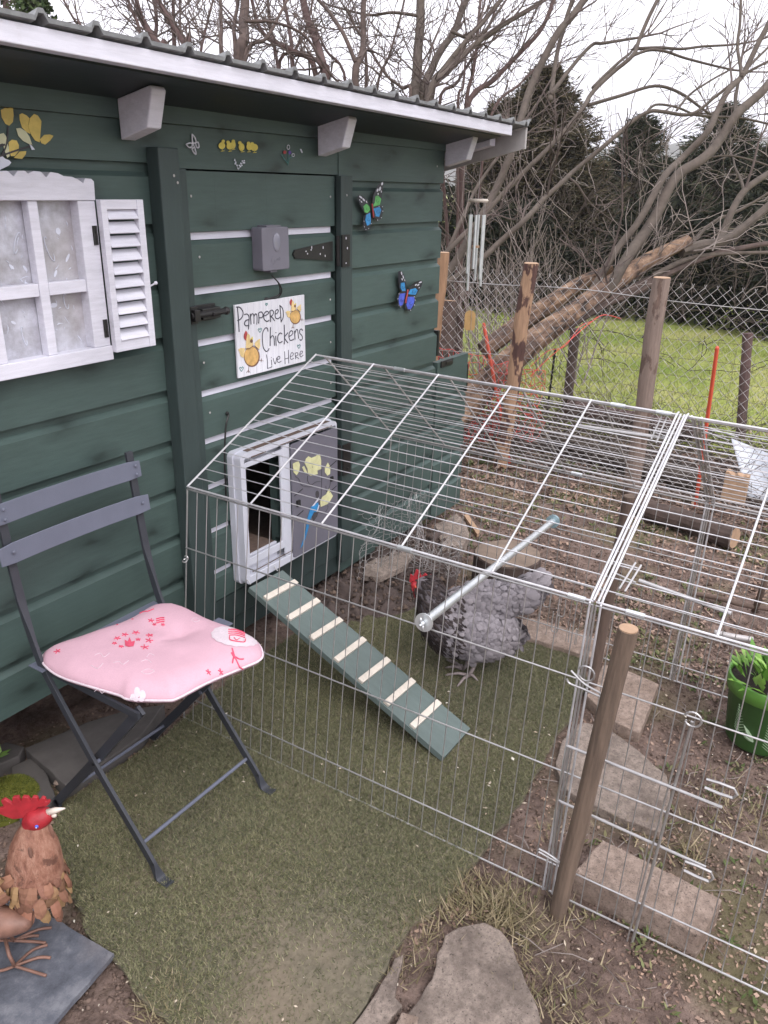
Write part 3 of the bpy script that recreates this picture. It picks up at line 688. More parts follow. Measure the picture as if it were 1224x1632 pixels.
# flat paintwork on the boards: traced at true size ----------------------
def zt(ox, oy, sc): return lambda X_, Y_, y=-0.0006: W(ox+X_/sc, oy+Y_/sc, y)
def flat(mb, T, poly, y=-0.0008, th=0.0006):
    P = [T(a, b, y) for a, b in poly]; mb.prism(P, (0, th, 0))
def stroke(mb, T, pts, r, y=-0.001, k=4, n=4):
    mb.tube(smoothline([T(a, b, y) for a, b in pts], k), r, n)
def ell(cx_, cy_, rx, ry, n=12, rotd=0):
    c, s_ = math.cos(R_(rotd)), math.sin(R_(rotd))
    return [(cx_+rx*math.cos(t)*c-ry*math.sin(t)*s_, cy_+rx*math.cos(t)*s_+ry*math.sin(t)*c) for t in [2*math.pi*k/n for k in range(n)]]
T = zt(0, 140, 6.8)
mag = MB()
stroke(mag, T, [(-60, 760), (40, 725), (215, 665), (300, 642), (340, 620)], 0.0022); stroke(mag, T, [(85, 420), (80, 520), (60, 640), (20, 720)], 0.002)
stroke(mag, T, [(-40, 640), (10, 625), (50, 615)], 0.0025)
mag = mag.build('magnolia_painting', M['stem'], shed)
p1 = MB(); p2 = MB(); p3 = MB()
flat(p1, T, [(10,240),(60,215),(90,222),(120,190),(140,215),(148,300),(140,370),(100,410),(60,390),(20,320)], -0.0012)
flat(p1, T, [(210,290),(240,275),(290,300),(320,330),(305,400),(330,500),(290,480),(240,430),(215,350)], -0.0009)
flat(p1, T, [(325,330),(370,282),(410,300),(450,360),(440,480),(430,590),(380,570),(340,510),(305,420)], -0.0018)
flat(p2, T, [(175,440),(220,435),(280,470),(320,530),(350,620),(320,610),(250,575),(200,520)], -0.0024)
flat(p1, T, [(432,560),(480,510),(540,505),(580,520),(545,570),(490,615),(450,600)], -0.0009)
flat(p1, T, [(95,590),(130,562),(180,570),(205,620),(200,690),(160,740),(120,740),(100,680)], -0.0012)
flat(p2, T, [(0,500),(40,490),(70,530),(75,590),(95,640),(105,740),(80,760),(50,680),(30,600),(-10,615),(-30,540)], -0.0018)
flat(p1, T, [(150,760),(215,690),(285,685),(280,720),(240,770)], -0.0018)
flat(p3, T, [(-60,740),(20,735),(60,770),(100,785),(122,810),(100,840),(0,890),(-60,900)], -0.0018); flat(p3, T, [(320,610),(345,625),(380,670),(345,672)], -0.0026)
p1.build('petals', M['petal'], mag); p2.build('petals', M['petal_pale'], mag); p3.build('petals', M['petal_white'], mag)
T = zt(290, 190, 6.12)
ck = MB()
for cx_, cy_, rx, ry, hx, hy, ft in ((390,258,33,34,403,215,(395,310)), (468,262,34,34,450,225,(468,312)), (500,250,24,40,502,215,(500,295)), (582,272,28,38,565,230,(590,318)), (658,268,28,36,650,235,(652,318)), (706,275,36,36,686,240,(708,325))):
    flat(ck, T, ell(cx_, cy_, rx, ry), -0.0009-0.0004*random.random()); flat(ck, T, ell(hx, hy, 17, 17, 10), -0.0016-0.0003*random.random())
    stroke(ck, T, [(cx_, cy_+20), ft], 0.0008); stroke(ck, T, [(ft[0]-16, ft[1]+2), (ft[0]+18, ft[1]-2)], 0.0009)
ck.build('chicks_painting', M['yellow'], shed)
fl = MB()
for X_, Y_ in ((515, 400), (525, 420), (538, 450), (520, 435), (560, 450), (575, 430), (590, 408), (608, 405), (600, 425), (585, 450), (548, 480), (610, 425), (572, 462)):
    flat(fl, T, ell(X_, Y_, 7, 8, 6), -0.0009)
stroke(fl, T, [(515, 385), (535, 450), (552, 492), (570, 450), (612, 405)], 0.0005)
flat(fl, T, [(1150,290),(1165,290),(1180,325),(1168,330)]); fl.build('snowdrops_painting', M['petal_white'], shed)
bf = MB()
for q in ([(98,145),(125,180),(135,220),(115,235),(100,210),(98,145)], [(40,245),(75,232),(100,240),(95,268),(70,275),(40,245)], [(130,230),(155,225),(165,270),(145,275),(130,230)], [(98,290),(120,275),(138,340),(115,325),(98,290)]):
    stroke(bf, T, q, 0.0019, k=3)
stroke(bf, T, [(95, 220), (125, 275), (130, 285)], 0.0012); bf.build('white_butterfly_painting', M['wing_white'], shed)
tu = MB(); stroke(tu, T, [(1035, 450), (1030, 400), (1040, 330)], 0.001); stroke(tu, T, [(1032, 430), (1000, 390), (970, 345)], 0.0012); stroke(tu, T, [(1036, 430), (1050, 380), (1080, 365)], 0.001)
tu.build('tulips_painting', M['teal_print'], shed)
tu = MB(); flat(tu, T, ell(1004, 322, 16, 18)); tu.build('tulip_heads', M['red_print'], shed)
tu = MB(); flat(tu, T, ell(1052, 325, 15, 18)); tu.build('tulip_heads', M['violet'], shed)
tu = MB(); stroke(tu, T, ell(1037, 273, 13, 22)+[(1050, 273)], 0.001); stroke(tu, T, ell(1085, 350, 13, 14)+[(1098, 350)], 0.001); tu.build('tulip_heads', M['wing_white'], shed)

# pop door: white plastic frame with a grey panel slid open ---------------
pf = MB(); fx0, fx1, fz0, fz1 = 1.590, 2.058, 0.292, 0.708; dp = -0.048
def rrect(x0, x1, z0, z1, r, n=5):
    out = []
    for cx_, cz_, a0 in ((x1-r, z1-r, 0), (x0+r, z1-r, 90), (x0+r, z0+r, 180), (x1-r, z0+r, 270)):
        for k in range(n+1): a = R_(a0+90*k/n); out.append((cx_+r*math.cos(a), cz_+r*math.sin(a)))
    return out
def ringframe(mb, o, i, y0, y1):
    n = len(o); R = [[(x, y0, z) for x, z in o], [(x, y1, z) for x, z in o], [(x, y1, z) for x, z in i], [(x, y0, z) for x, z in i], [(x, y0, z) for x, z in o]]
    mb.ring_loft(R, caps=False)
ringframe(pf, rrect(fx0-0.006, fx1+0.006, fz0-0.004, fz1+0.004, 0.018), rrect(fx0+0.012, fx1-0.012, fz0+0.03, fz1-0.02, 0.01), -0.022, -0.0005)
ringframe(pf, rrect(fx0, fx1, fz0, fz1, 0.016), rrect(fx0+0.016, fx1-0.006, fz0+0.024, fz1-0.016, 0.006), dp, -0.0222)
ringframe(pf, rrect(1.606, 1.788, 0.350, 0.678, 0.006), rrect(1.614, 1.768, 0.374, 0.664, 0.004), dp+0.003, dp+0.010)
pf.box(1.7785, 1.812, dp+0.0015, dp+0.0095, 0.318, 0.690); pf.box(1.615, 1.760, dp+0.021, -0.0005, 0.317, 0.3735)
pf.box(1.6, 1.6138, dp+0.0215, 0.03, 0.335, 0.69); pf.box(1.614, 1.80, -0.02, 0.03, 0.6645, 0.6895)
pop = pf.build('pop_door', M['pvc'], shed, bevel=0.0015, fix=True)
sl = MB(); sl.box(1.62, 2.04, dp+0.0005, dp+0.003, 0.3255, 0.3275); sl.box(1.63, 2.03, -0.040, -0.020, 0.7084, 0.7095)
sl.box(1.635, 1.70, dp-0.0008, dp, 0.690, 0.694); sl.box(1.76, 2.03, dp-0.0008, dp, 0.694, 0.697); sl.box(1.614, 1.757, -0.019, 0.20, 0.355, 0.3745)
sl.build('track_slot', M['stake_dark'], pop)
pn = MB(); pn.prism([(x, dp-0.005, z) for x, z in rrect(1.8125, 2.054, 0.300, 0.686, 0.008)], (0, 0.0045, 0)); pn = pn.build('sliding_panel', M['greyp'], pop, fix=True)
yp = dp-0.0056
def zp(X_, Y_, y=yp): return W(460+X_/7.42, 680+Y_/7.42, y)
T = zp
q = MB()
stroke(q, T, [(80,590),(120,620),(165,700),(290,712)], 0.0011, yp); stroke(q, T, [(225,580),(225,640),(262,690),(320,655),(380,645)], 0.0011, yp)
stroke(q, T, [(392,500),(390,700),(380,860),(350,960),(330,1060),(290,1120)], 0.0011, yp); stroke(q, T, [(492,600),(490,690),(450,770),(440,700)], 0.0011, yp)
stroke(q, T, [(340,1010),(420,1020),(465,960),(460,930)], 0.0008, yp); flat(q, T, ell(340, 800, 22, 45), yp); flat(q, T, [(300,900),(350,870),(365,960),(340,1060),(290,1120),(270,1050)], yp)
mg2 = q.build('lemon_magnolia_painting', M['stem'], pn)
q = MB()
for P_ in ([(50,440),(85,420),(120,410),(135,450),(125,530),(95,575),(60,540)], [(205,380),(235,350),(270,370),(290,430),(270,520),(225,500),(190,430)], [(270,370),(320,350),(345,325),(370,325),(385,400),(385,500),(340,520),(290,500)],
           [(225,500),(270,480),(340,510),(345,560),(260,582),(230,560)], [(160,480),(185,465),(215,530),(230,560),(190,545)], [(430,490),(465,425),(495,480),(490,560),(460,580),(430,540)],
           [(400,830),(445,800),(480,730),(500,780),(525,820),(490,880),(460,915),(380,950),(375,880)]):
    flat(q, T, P_, yp-0.0006-0.0009*random.random())
q.build('lemon_petals', M['lemon'], mg2)
q = MB(); flat(q, T, [(265,950),(300,920),(350,895),(355,935),(330,1010),(300,1010),(250,1110),(235,1200),(200,1320),(170,1400),(140,1440),(170,1350),(205,1220),(225,1080)], yp-0.0018); q.build('blue_bird', M['blue'], mg2)
q = MB(); flat(q, T, [(275,945),(355,838),(355,870),(300,935)], yp-0.0026); flat(q, T, [(330,1010),(358,920),(365,930),(345,1005)], yp-0.0026); q.build('white_flash', M['wing_white'], mg2)
q = MB(); q.box(1.83, 1.845, yp-0.006, yp+0.001, 0.475, 0.495); q.box(2.012, 2.024, yp-0.005, yp+0.001, 0.507, 0.523)
for z0, a in ((0.515, 0), (0.44, 0)): q.tube([(1.82, yp-0.001, z0), (1.862, yp-0.002, z0+0.012)], 0.0011, 5)
for z0, a in ((0.56, 0), (0.47, 0)): q.tube([(2.005, yp-0.001, z0), (2.045, yp-0.002, z0+0.012)], 0.0011, 5)
q.build('grip', M['void'], pn)
cb = MB(); cb.tube(smoothline([W(362, 658, 0.0), W(364, 662, -0.012), W(360, 680, -0.016), W(358, 720, -0.014), W(359, 760, -0.01), W(361, 800, -0.004)], 5), 0.0026, 7); cb.ball(W(362, 659, -0.002), 0.006)
cb.build('cable', M['black'], shed)

# ================================================================== THINGS HUNG ON THE FRONT
cbx = thing('door_control_box', (1.78, -0.02, 1.25), 'grey plastic control box with an oval window screwed above the sign, black cable below', 'control box')
b = MB(); b.prism([(x, -0.038, z) for x, z in rrect(1.731, 1.846, 1.203, 1.317, 0.007)], (0, 0.0378, 0)); b.build('case', M['greyp'], cbx, bevel=0.002, fix=True)
b = MB(); b.box(1.757, 1.817, -0.034, -0.0005, 1.3175, 1.3215); b.box(1.772, 1.80, -0.03, -0.004, 1.197, 1.2028); b.build('bracket', M['greyp'], cbx)
b = MB(); b.ball((1.7925, -0.0385, 1.277), (0.0165, 0.0035, 0.025), 16, 8); b.build('sensor_window', simple('smoky_lens', (0.20, 0.20, 0.24), 0.12, 0.1, 10, 0), cbx, smooth=True)
b = MB(); T = lambda X_, Y_, y=-0.0384: W(390+X_/7.2, 350+Y_/7.2, y)
for q in ([(345,425),(315,440),(310,480),(330,500),(350,485),(345,460),(340,480),(325,520),(315,515)], [(365,470),(372,445),(380,470)], [(385,440),(390,468),(398,455)], [(402,425),(405,470)], [(408,440),(418,438)]):
    stroke(b, T, q, 0.0006, -0.0383, 3)
b.build('raised_mark', M['greyp'], cbx)
b = MB(); b.tube(smoothline([W(433, 439, -0.012), W(445, 452, -0.02), W(449, 464, -0.02), W(443, 474, -0.012), W(430, 477, -0.004)], 6), 0.002, 6)
b.tube(smoothline([W(434, 439, -0.012), W(443, 450, -0.02), W(446, 460, -0.02), W(444, 470, -0.012), W(425, 477, -0.004)], 6), 0.002, 6); b.ball(W(425, 477, -0.003), (0.011, 0.004, 0.006))
b.build('cable', M['black'], cbx)

sg = thing('wall_sign', (1.80, -0.012, 1.0), 'white plank-effect sign reading Pampered Chickens Live Here with two cartoon hens', 'sign')
yS = -0.010; Ts = lambda X_, Y_, y=yS: W(370+X_/10.2, 468+Y_/10.2, y)
b = MB(); cor = [Ts(32, 190), Ts(1148, 30), Ts(1190, 1118), Ts(112, 1368)]
x0, x1 = 1.641, 1.947; z0, z1 = 0.917, 1.119
b.box(x0, x1, yS, yS+0.0065, z0, z1); b.build('board', M['sign'], sg, bevel=0.001)
b = MB()
for k in range(1, 12): b.box(x0+(x1-x0)*k/12-0.0004, x0+(x1-x0)*k/12+0.0004, yS-0.0002, yS, z0+0.002, z1-0.002)
b.build('plank_line', simple('sign_line', (0.52, 0.53, 0.60), 0.5, 0.05, 10, 0), sg)
# map traced drawing onto the board rectangle
def H(X_, Y_, y=yS-0.0004):
    p = Ts(X_, Y_, y); u = (p.x-cor[3].x)/(cor[2].x-cor[3].x); v = (p.z-(cor[3].z+cor[2].z)/2)/(((cor[0].z+cor[1].z)-(cor[3].z+cor[2].z))/2)
    return Vector((x0+(x1-x0)*min(max(u, 0.012), 0.988), y, z0+(z1-z0)*min(max(v, 0.012), 0.988)))
L_ = [[(95,225),(110,420),(122,625)],[(75,222),(130,225),(180,290),(180,360),(140,420),(95,440)],[(205,345),(250,335),(280,380),(278,480),(272,585)],[(275,430),(230,440),(207,490),(230,525),(275,520)],
 [(300,330),(308,430),(312,505)],[(305,380),(325,335),(350,340),(360,400),(358,495)],[(358,380),(380,335),(405,350),(410,430),(405,505)],[(432,320),(438,400),(435,490)],[(432,320),(475,300),(505,340),(490,390),(440,395)],
 [(515,370),(560,350),(595,320),(570,290),(530,320),(515,380),(530,430),(570,455),(605,435)],[(615,285),(620,380),(625,465)],[(610,290),(650,272),(675,310),(650,365),(622,370),(660,400),(690,445)],
 [(700,335),(730,325),(750,290),(735,262),(705,290),(698,360),(715,405),(750,410),(778,385)],[(775,200),(785,320),(795,465)],[(770,195),(815,240),(830,320),(825,400),(790,468)],
 [(585,620),(575,570),(540,565),(500,640),(495,760),(510,880),(550,940),(585,930),(603,895)],[(625,550),(620,700),(618,855)],[(620,740),(650,690),(680,720),(688,850)],[(708,690),(715,850)],[(710,632),(712,645)],
 [(810,660),(780,645),(745,690),(742,760),(770,805),(815,780)],[(845,510),(848,680),(845,830)],[(905,640),(850,720),(905,805)],[(925,700),(960,680),(985,640),(960,605),(930,640),(920,710),(945,765),(1000,745)],
 [(1010,610),(1018,750)],[(1012,660),(1040,590),(1060,600),(1070,680),(1075,735)],[(1140,605),(1120,580),(1095,600),(1095,650),(1130,690),(1135,740),(1110,765),(1095,745)]]
S_ = [[(560,995),(575,1100),(575,1220)],[(575,1220),(640,1200),(645,1180)],[(640,1080),(648,1170)],[(638,1040),(640,1048)],[(668,1055),(700,1150),(725,1045)],[(735,1080),(770,1060),(775,1030),(745,1030),(733,1090),(755,1125),(800,1100)],
 [(850,945),(860,1150)],[(912,920),(918,1140)],[(850,1070),(915,1050)],[(945,1030),(985,1010),(990,975),(960,970),(942,1030),(960,1075),(1000,1055)],[(1020,975),(1030,1070)],[(1015,975),(1055,965),(1065,1000),(1030,1025),(1080,1060)],
 [(1095,995),(1130,975),(1140,945),(1110,945),(1095,1000),(1115,1035),(1150,1005)]]
b = MB()
for q in L_: b.tube(smoothline([H(*p) for p in q], 5), 0.00165, 5)
for q in S_: b.tube(smoothline([H(*p) for p in q], 5), 0.0011, 5)
b.build('lettering', M['ink'], sg)
def hen(pre, sc, dx, dy):
    F_ = lambda P_: [(dx+x*sc, dy+y*sc) for x, y in P_]
    a, b2, c3, d4, e5 = MB(), MB(), MB(), MB(), MB()
    flat(d4, H, F_(ell(328, 1030, 127, 168, 20)), yS-0.0006); flat(a, H, F_(ell(322, 1020, 113, 155, 20)), yS-0.0012)
    flat(c3, H, F_([(238,760),(250,680),(270,650),(295,680),(300,740),(330,760),(355,830),(300,890),(232,890)]), yS-0.0018)
    flat(b2, H, F_([(340,700),(300,750),(330,790),(345,745)]), yS-0.0022)
    flat(c3, H, F_([(105,915),(150,885),(215,890),(212,960),(195,1050),(150,1020),(130,950)]), yS-0.0015); flat(c3, H, F_([(460,735),(420,760),(372,810),(385,870),(440,910),(462,860),(455,800)]), yS-0.0015)
    flat(e5, H, F_([(205,660),(232,605),(260,645),(245,690),(235,770),(210,740),(200,700)]), yS-0.0020)
    stroke(d4, H, F_([(222, 900), (290, 895), (360, 850), (440, 915)]), 0.0009*max(sc, .7), yS-0.0022); stroke(d4, H, F_([(280, 1180), (270, 1290)]), 0.0007, yS-0.0008); stroke(d4, H, F_([(240, 1290), (270, 1255), (298, 1285)]), 0.0006, yS-0.0008)
    stroke(d4, H, F_([(430, 1085), (480, 1090), (515, 1100)]), 0.0006, yS-0.0008); stroke(d4, H, F_([(480, 1060), (475, 1120)]), 0.0006, yS-0.0008)
    flat(d4, H, F_(ell(322, 775, 22, 30)), yS-0.0024)
    r = d4.build('hen_outline', M['brown_print'], sg); a.build('hen_body', M['ochre'], r); c3.build('hen_wings', M['ochre_l'], r); b2.build('hen_beak', M['yellow'], r); e5.build('hen_comb', M['red_print'], r)
hen('a', 1.0, 0, 0); hen('b', 0.70, 795, -335)
b = MB()
for cx_, cy_, s_ in ((160, 1230, 1.0), (455, 600, 0.95), (1080, 865, 0.85), (560, 180, 0.55)):
    stroke(b, H, [(cx_, cy_+38*s_), (cx_-30*s_, cy_-8*s_), (cx_-16*s_, cy_-32*s_), (cx_, cy_-12*s_), (cx_+18*s_, cy_-38*s_), (cx_+30*s_, cy_-12*s_), (cx_, cy_+38*s_)], 0.0011, yS-0.0004, 3)
b.build('heart', M['teal_print'], sg)

def metal_butterfly(label, Wg, body, y0):
    r = thing('metal_butterfly', W(550+body[0][0]/6.8, 270+body[0][1]/6.8, -0.01), label, 'wall ornament', 'painted metal butterflies on the shed front')
    xc = sum(W(550+p[0]/6.8, 270, 0).x for p in body)/len(body)
    def T(X_, Y_, y=0.0):
        p = W(550+X_/6.8, 270+Y_/6.8, -0.012); q = p.copy(); q.y = -0.012 - min(abs(p.x-xc), 0.06)*0.10 + y; return q
    for nm, outline, patches, spots in Wg:
        b = MB(); b.prism([T(*p) for p in outline], (0, 0.0012, 0)); wg = b.build(nm, M['wing_black'], r, fix=True)
        for mt, P_ in patches:
            b = MB(); b.prism([T(*p, y=-0.0008) for p in P_], (0, 0.0006, 0)); b.build('colour_patch', M[mt], wg, fix=True)
        b = MB()
        for (sx, sy, rx, ry, rd) in spots: b.prism([T(*p, y=-0.0012) for p in ell(sx, sy, rx, ry, 8, rd)], (0, 0.0006, 0))
        if spots: b.build('white_spots', M['wing_white'], wg, fix=True)
        for mt, P_ in patches:
            b = MB(); c = (sum(p[0] for p in P_)/len(P_), sum(p[1] for p in P_)/len(P_))
            b.tube(smoothline([T(c[0]+18*math.cos(t)*(1-t/9), c[1]+22*math.sin(t)*(1-t/9), y=-0.0016) for t in (0, 1.2, 2.4, 3.6, 4.8)], 3), 0.0005, 4)
            b.build('scroll_line', M['wing_black'], wg)
    b = MB(); pts = smoothline([T(*p, y=-0.004) for p in body], 4); b.tube(pts, [0.001]+[0.0027]*(len(pts)-2)+[0.0012], 8); b.build('body', M['red_print'], r, smooth=True)
edge = lambda P_, n=7: [(P_[k][0]*0.88+0.12*sum(p[0] for p in P_)/len(P_), P_[k][1]*0.88+0.12*sum(p[1] for p in P_)/len(P_), 4, 4, 0) for k in range(len(P_))]
A_ = [(268,450),(275,520),(285,590),(245,650),(205,662),(185,630),(180,560),(190,500),(220,470)]
B_ = [(300,410),(360,390),(395,395),(400,450),(385,530),(345,560),(315,530),(295,470)]
metal_butterfly('green and blue metal butterfly, the upper of the two on the shed front', [
 ('upper_wing', [(115,300),(135,275),(175,285),(225,330),(255,390),(268,440),(230,470),(195,470),(165,420),(130,350)], [('bgreen', [(180,400),(215,370),(250,400),(262,440),(225,472),(195,465)])], [(150,300,22,9,40),(182,328,20,8,55),(158,350,12,6,60),(215,350,14,5,60),(140,330,8,4,60)]),
 ('upper_wing', [(385,130),(408,140),(400,200),(385,300),(365,390),(300,410),(292,350),(310,270),(345,180)], [('bgreen', [(310,300),(350,280),(380,320),(365,385),(303,402)])], [(388,155,8,18,10),(368,210,8,24,10),(345,225,8,18,15),(350,265,5,10,0),(380,240,4,12,0)]),
 ('lower_wing', A_, [('blue', [(215,490),(262,470),(272,540),(268,590),(225,610),(200,550)])], edge(A_)[2:7]),
 ('lower_wing', B_, [('blue', [(305,425),(365,405),(380,440),(360,515),(320,505)])], edge(B_)[1:6])],
 [(275,370),(280,410),(288,470),(295,525)], 0)
A_ = [(660,1335),(645,1400),(630,1470),(590,1500),(565,1480),(550,1400),(565,1340),(600,1322)]
B_ = [(670,1370),(740,1370),(750,1410),(740,1470),(700,1535),(665,1530),(650,1480),(655,1420)]
metal_butterfly('blue and violet metal butterfly, the lower of the two near the shed corner', [
 ('upper_wing', [(560,1105),(595,1095),(635,1140),(660,1220),(662,1330),(610,1330),(575,1290),(562,1200)], [('blue', [(595,1230),(640,1225),(655,1318),(612,1318),(588,1280)])], [(600,1125,7,20,-15),(622,1165,6,20,-20),(608,1190,6,14,-10),(642,1200,4,12,-10)]),
 ('upper_wing', [(670,1350),(690,1280),(740,1220),(800,1200),(828,1215),(815,1260),(775,1330),(750,1370),(700,1368)], [('blue', [(677,1350),(700,1300),(745,1285),(770,1310),(745,1360)])], [(798,1222,18,7,-20),(775,1250,14,7,-40),(750,1250,12,6,-40),(785,1280,8,4,-60)]),
 ('lower_wing', A_, [('blue2', [(652,1340),(638,1400),(620,1465),(590,1480),(572,1460),(565,1395),(585,1345)])], edge(A_)[3:7]),
 ('lower_wing', B_, [('blue2', [(675,1380),(730,1380),(738,1410),(725,1465),(700,1515),(675,1512),(662,1470)])], edge(B_)[1:5])],
 [(668,1300),(662,1350),(650,1410),(645,1450)], 0)

M['ochre_wood'] = simple('varnished_wood', (0.42, 0.26, 0.10), 0.5, 0.2, 40, 0.2)
wc = thing('wind_chime', (2.97, -0.066, 1.39), 'silver tube wind chime with a wooden sail hanging from the roof corner', 'wind chime')
ctr = Vector((2.97, -0.066, 1.385))
b = MB(); b.lathe(ctr, [(0.001, -0.006), (0.036, -0.006), (0.040, 0), (0.036, 0.006), (0.001, 0.006)], 20); b.build('top_disc', M['cream_wood'], wc)
b = MB(); b.tube([ctr+Vector((0, 0, 0.006)), ctr+Vector((0, 0, 0.16))], 0.0009, 4)
for k in range(6):
    a = k*math.pi/3+0.3; p = ctr+Vector((0.030*math.cos(a), 0.030*math.sin(a), 0)); b.tube([p, p-Vector((0, 0, 0.055))], 0.0006, 4)
b.tube([ctr, ctr-Vector((0, 0, 0.50))], 0.0007, 4); b.build('cord', M['wire_old'], wc)
for k, L in enumerate((0.25, 0.29, 0.22, 0.20, 0.24, 0.27)):
    a = k*math.pi/3+0.3; p = ctr+Vector((0.030*math.cos(a), 0.030*math.sin(a), -0.052)); b = MB(); b.tube([p, p-Vector((0, 0, L))], 0.0052, 10); b.build('tube', M['zinc'], wc, smooth=False)
b = MB(); b.lathe(ctr-Vector((0, 0, 0.17)), [(0.001, -0.004), (0.016, -0.004), (0.016, 0.004), (0.001, 0.004)], 14); b.build('clapper', M['cut_wood'], wc)
sc_ = X(749, 510, 2.97); b = MB(); pts = []
for k in range(11): a = math.pi*k/10; pts.append((0.022*math.cos(a), 0.018+0.020*math.sin(a)))
pts += [(-0.022, -0.032), (-0.014, -0.042), (0.014, -0.042), (0.022, -0.032)]
hd = Vector((ROW[0].x, ROW[0].y, 0)).normalized(); th = Vector((0, 0, 1)).cross(hd)*0.008
b.prism([Vector((2.97, sc_.y, sc_.z))+hd*u+Vector((0, 0, v)) for u, v in pts], th); b.build('wind_sail', M['ochre_wood'], wc, fix=True)
# ================================================================== WIRE RUN
run = thing('wire_run', (1.85, -1.1, 0.0), 'galvanised wire chicken run with a pitched mesh roof standing against the shed door', 'chicken run')
def lerp(a, b, t): return a+(b-a)*t
def bn(y): return Vector((1.283 + 0.012*(y+0.06)/-1.1, y, 0.004))
def en(y): return Vector((1.366, y, 0.680))
def rg(y): return Vector((1.925+0.045*(y+0.06), y, 0.940))
def ef(y): return Vector((2.325+0.03*(y+.06), y-0.03, 0.598))
def bfar(y): return Vector((2.278, y-0.02, 0.004))
zH = [X(380, yy, 1.315).z for yy in (912, 1027, 1138)]
def loop_tube(mb, pts, r, n=6): mb.tube(pts, r, n)
S1, S2, S3 = -0.066, -1.170, -2.285
RW, RF = 0.00120, 0.0026
def side(a, b, ya, yb, top=0.0, door=False, hz=zH):
    m = MB(); nW = 31
    for k in range(1, nW):
        y = lerp(ya, yb, k/nW); m.tube([a(y), b(y)+Vector((0, 0, -0.002))], RW, 5, False)
    for r_ in hz:
        t = r_/0.68; m.tube([a(ya).lerp(b(ya), t)+Vector((-0.0025, 0, 0)), a(yb).lerp(b(yb), t)+Vector((-0.0025, 0, 0))], 0.0019, 6)
    e = 0.004 if yb < ya else -0.004
    m.tube([a(ya-e*0), b(ya)], RF*0.8, 8); m.tube([a(yb+e), b(yb+e)], RF, 8)
    m.tube([b(ya), b(yb+e)], RF, 8); m.tube([a(ya), a(yb+e)], 0.0024, 8)
    return m
def slope(a, b, ya, yb, n, bars, r0=RF):
    m = MB()
    for k in range(1, n):
        t = k/n; m.tube([a(ya).lerp(b(ya), t), a(yb).lerp(b(yb), t)], RW*1.05, 5, False)
    up = Vector((0, 0, 0.002))
    for q in range(bars+1):
        y = lerp(ya, yb, q/bars); y = min(ya-0.003, max(yb+0.004, y))
        m.tube([a(y)+up, b(y)+up], r0 if q in (0, bars) else 0.0025, 8)
    m.tube([a(ya), a(yb+0.004)], r0, 8); m.tube([b(ya), b(yb+0.004)], r0, 8)
    return m
for ya, yb in ((S1, S2), (S2-0.002, S3)):
    side(bn, en, ya, yb).build('side_panel', M['wire'], run)
    side(bfar, ef, ya, yb, hz=[z*0.9 for z in zH]).build('side_panel', M['wire'], run)
    up = lambda f: (lambda y: f(y)+Vector((0, 0, 0.007)))
    slope(up(rg), up(en), ya, yb, 17, 5).build('roof_panel', M['wire_bright'], run)
    rgf = lambda y: rg(y)+Vector((0.006, -0.030, 0.001))
    slope(rgf, up(ef), ya, yb, 16, 5, 0.0028).build('roof_panel', M['wire_old'], run)
# seam frames: the two sections meet
m = MB()
for dy in (0.010, -0.012):
    y = S2+dy; m.tube([bn(y)+Vector((-.004, 0, 0)), en(y)+Vector((-.003, 0, 0.004)), en(y)+Vector((0.012, 0, 0.016)), rg(y)+Vector((-0.01, 0, 0.012)), rg(y)+Vector((0.004, 0, 0.012))], 0.0024, 8)
    m.tube([rg(y)+Vector((0.004, -0.03, 0.008)), ef(y)+Vector((0, 0, 0.008)), bfar(y)], 0.0026, 8)
m.build('seam_frame', M['wire_bright'], run)
m = MB()     # crimped sleeves on the rails
for f, y in ((en, S2+0.055), (en, S2-0.06), (rg, S2+0.06), (rg, -0.36), (en, -0.72), (rg, -1.0), (ef, -0.75)):
    m.tube([f(y)+Vector((0, 0, 0.006)), f(y-0.035)+Vector((0, 0, 0.006))], 0.0052, 10)
build_each(m, 'sleeve', M['zinc'], run)
def wireline(mb, pts, r=0.0019, k=4): mb.tube(smoothline(pts, k), r, 6)
def ring(mb, c, r, ax1, ax2, wr=0.0021, turns=0.86, st=0.3): mb.tube([c+ax1*r*math.cos(t)+ax2*r*math.sin(t) for t in np.linspace(st, st+2*math.pi*turns, 16)], wr, 6)
YV, ZV = Vector((0, 1, 0)), Vector((0, 0, 1))
m = MB(); c = X(935, 1075, 1.30); ring(m, c+Vector((-0.004, 0, 0.004)), 0.016, YV, ZV); wireline(m, [c+Vector((-.004, 0.03, 0.0)), c+Vector((-.006, 0.0, -0.018)), c+Vector((-.006, -0.03, -0.026)), c+Vector((-.006, -0.034, -0.034)), c+Vector((-.006, 0.0, -0.03)), c+Vector((-.006, 0.028, -0.028)), c+Vector((-.006, 0.036, -0.02))], 0.0022)
c = X(1105, 1145, 1.305); ring(m, c+Vector((-0.004, 0, 0)), 0.015, YV, ZV)
c = X(297, 889, 1.33); ring(m, c, 0.006, YV, ZV, 0.0018); ring(m, c+Vector((-.006, 0, -.006)), 0.006, YV, Vector((1, 0, 0.4)), 0.0018)
c = X(880, 1365, 1.27); wireline(m, [c+Vector((0, .03, .004)), c, c+Vector((0, -.035, -.016))], 0.0024); wireline(m, [c+Vector((0, .03, -.004)), c+Vector((0, -.02, -.010))], 0.002)
m.build('ring_clip', M['wire'], run)
m = MB()     # doors let into the second section: frame wires and sliding latches
dx = 1.296
q0, q1 = X(1103, 1150, 1.312), X(1003, 1518, 1.272); m.tube([q0, q1], 0.0030, 7); m.tube([q0+Vector((0, 0.010, 0)), q1+Vector((0, .010, 0))], 0.0018, 6)
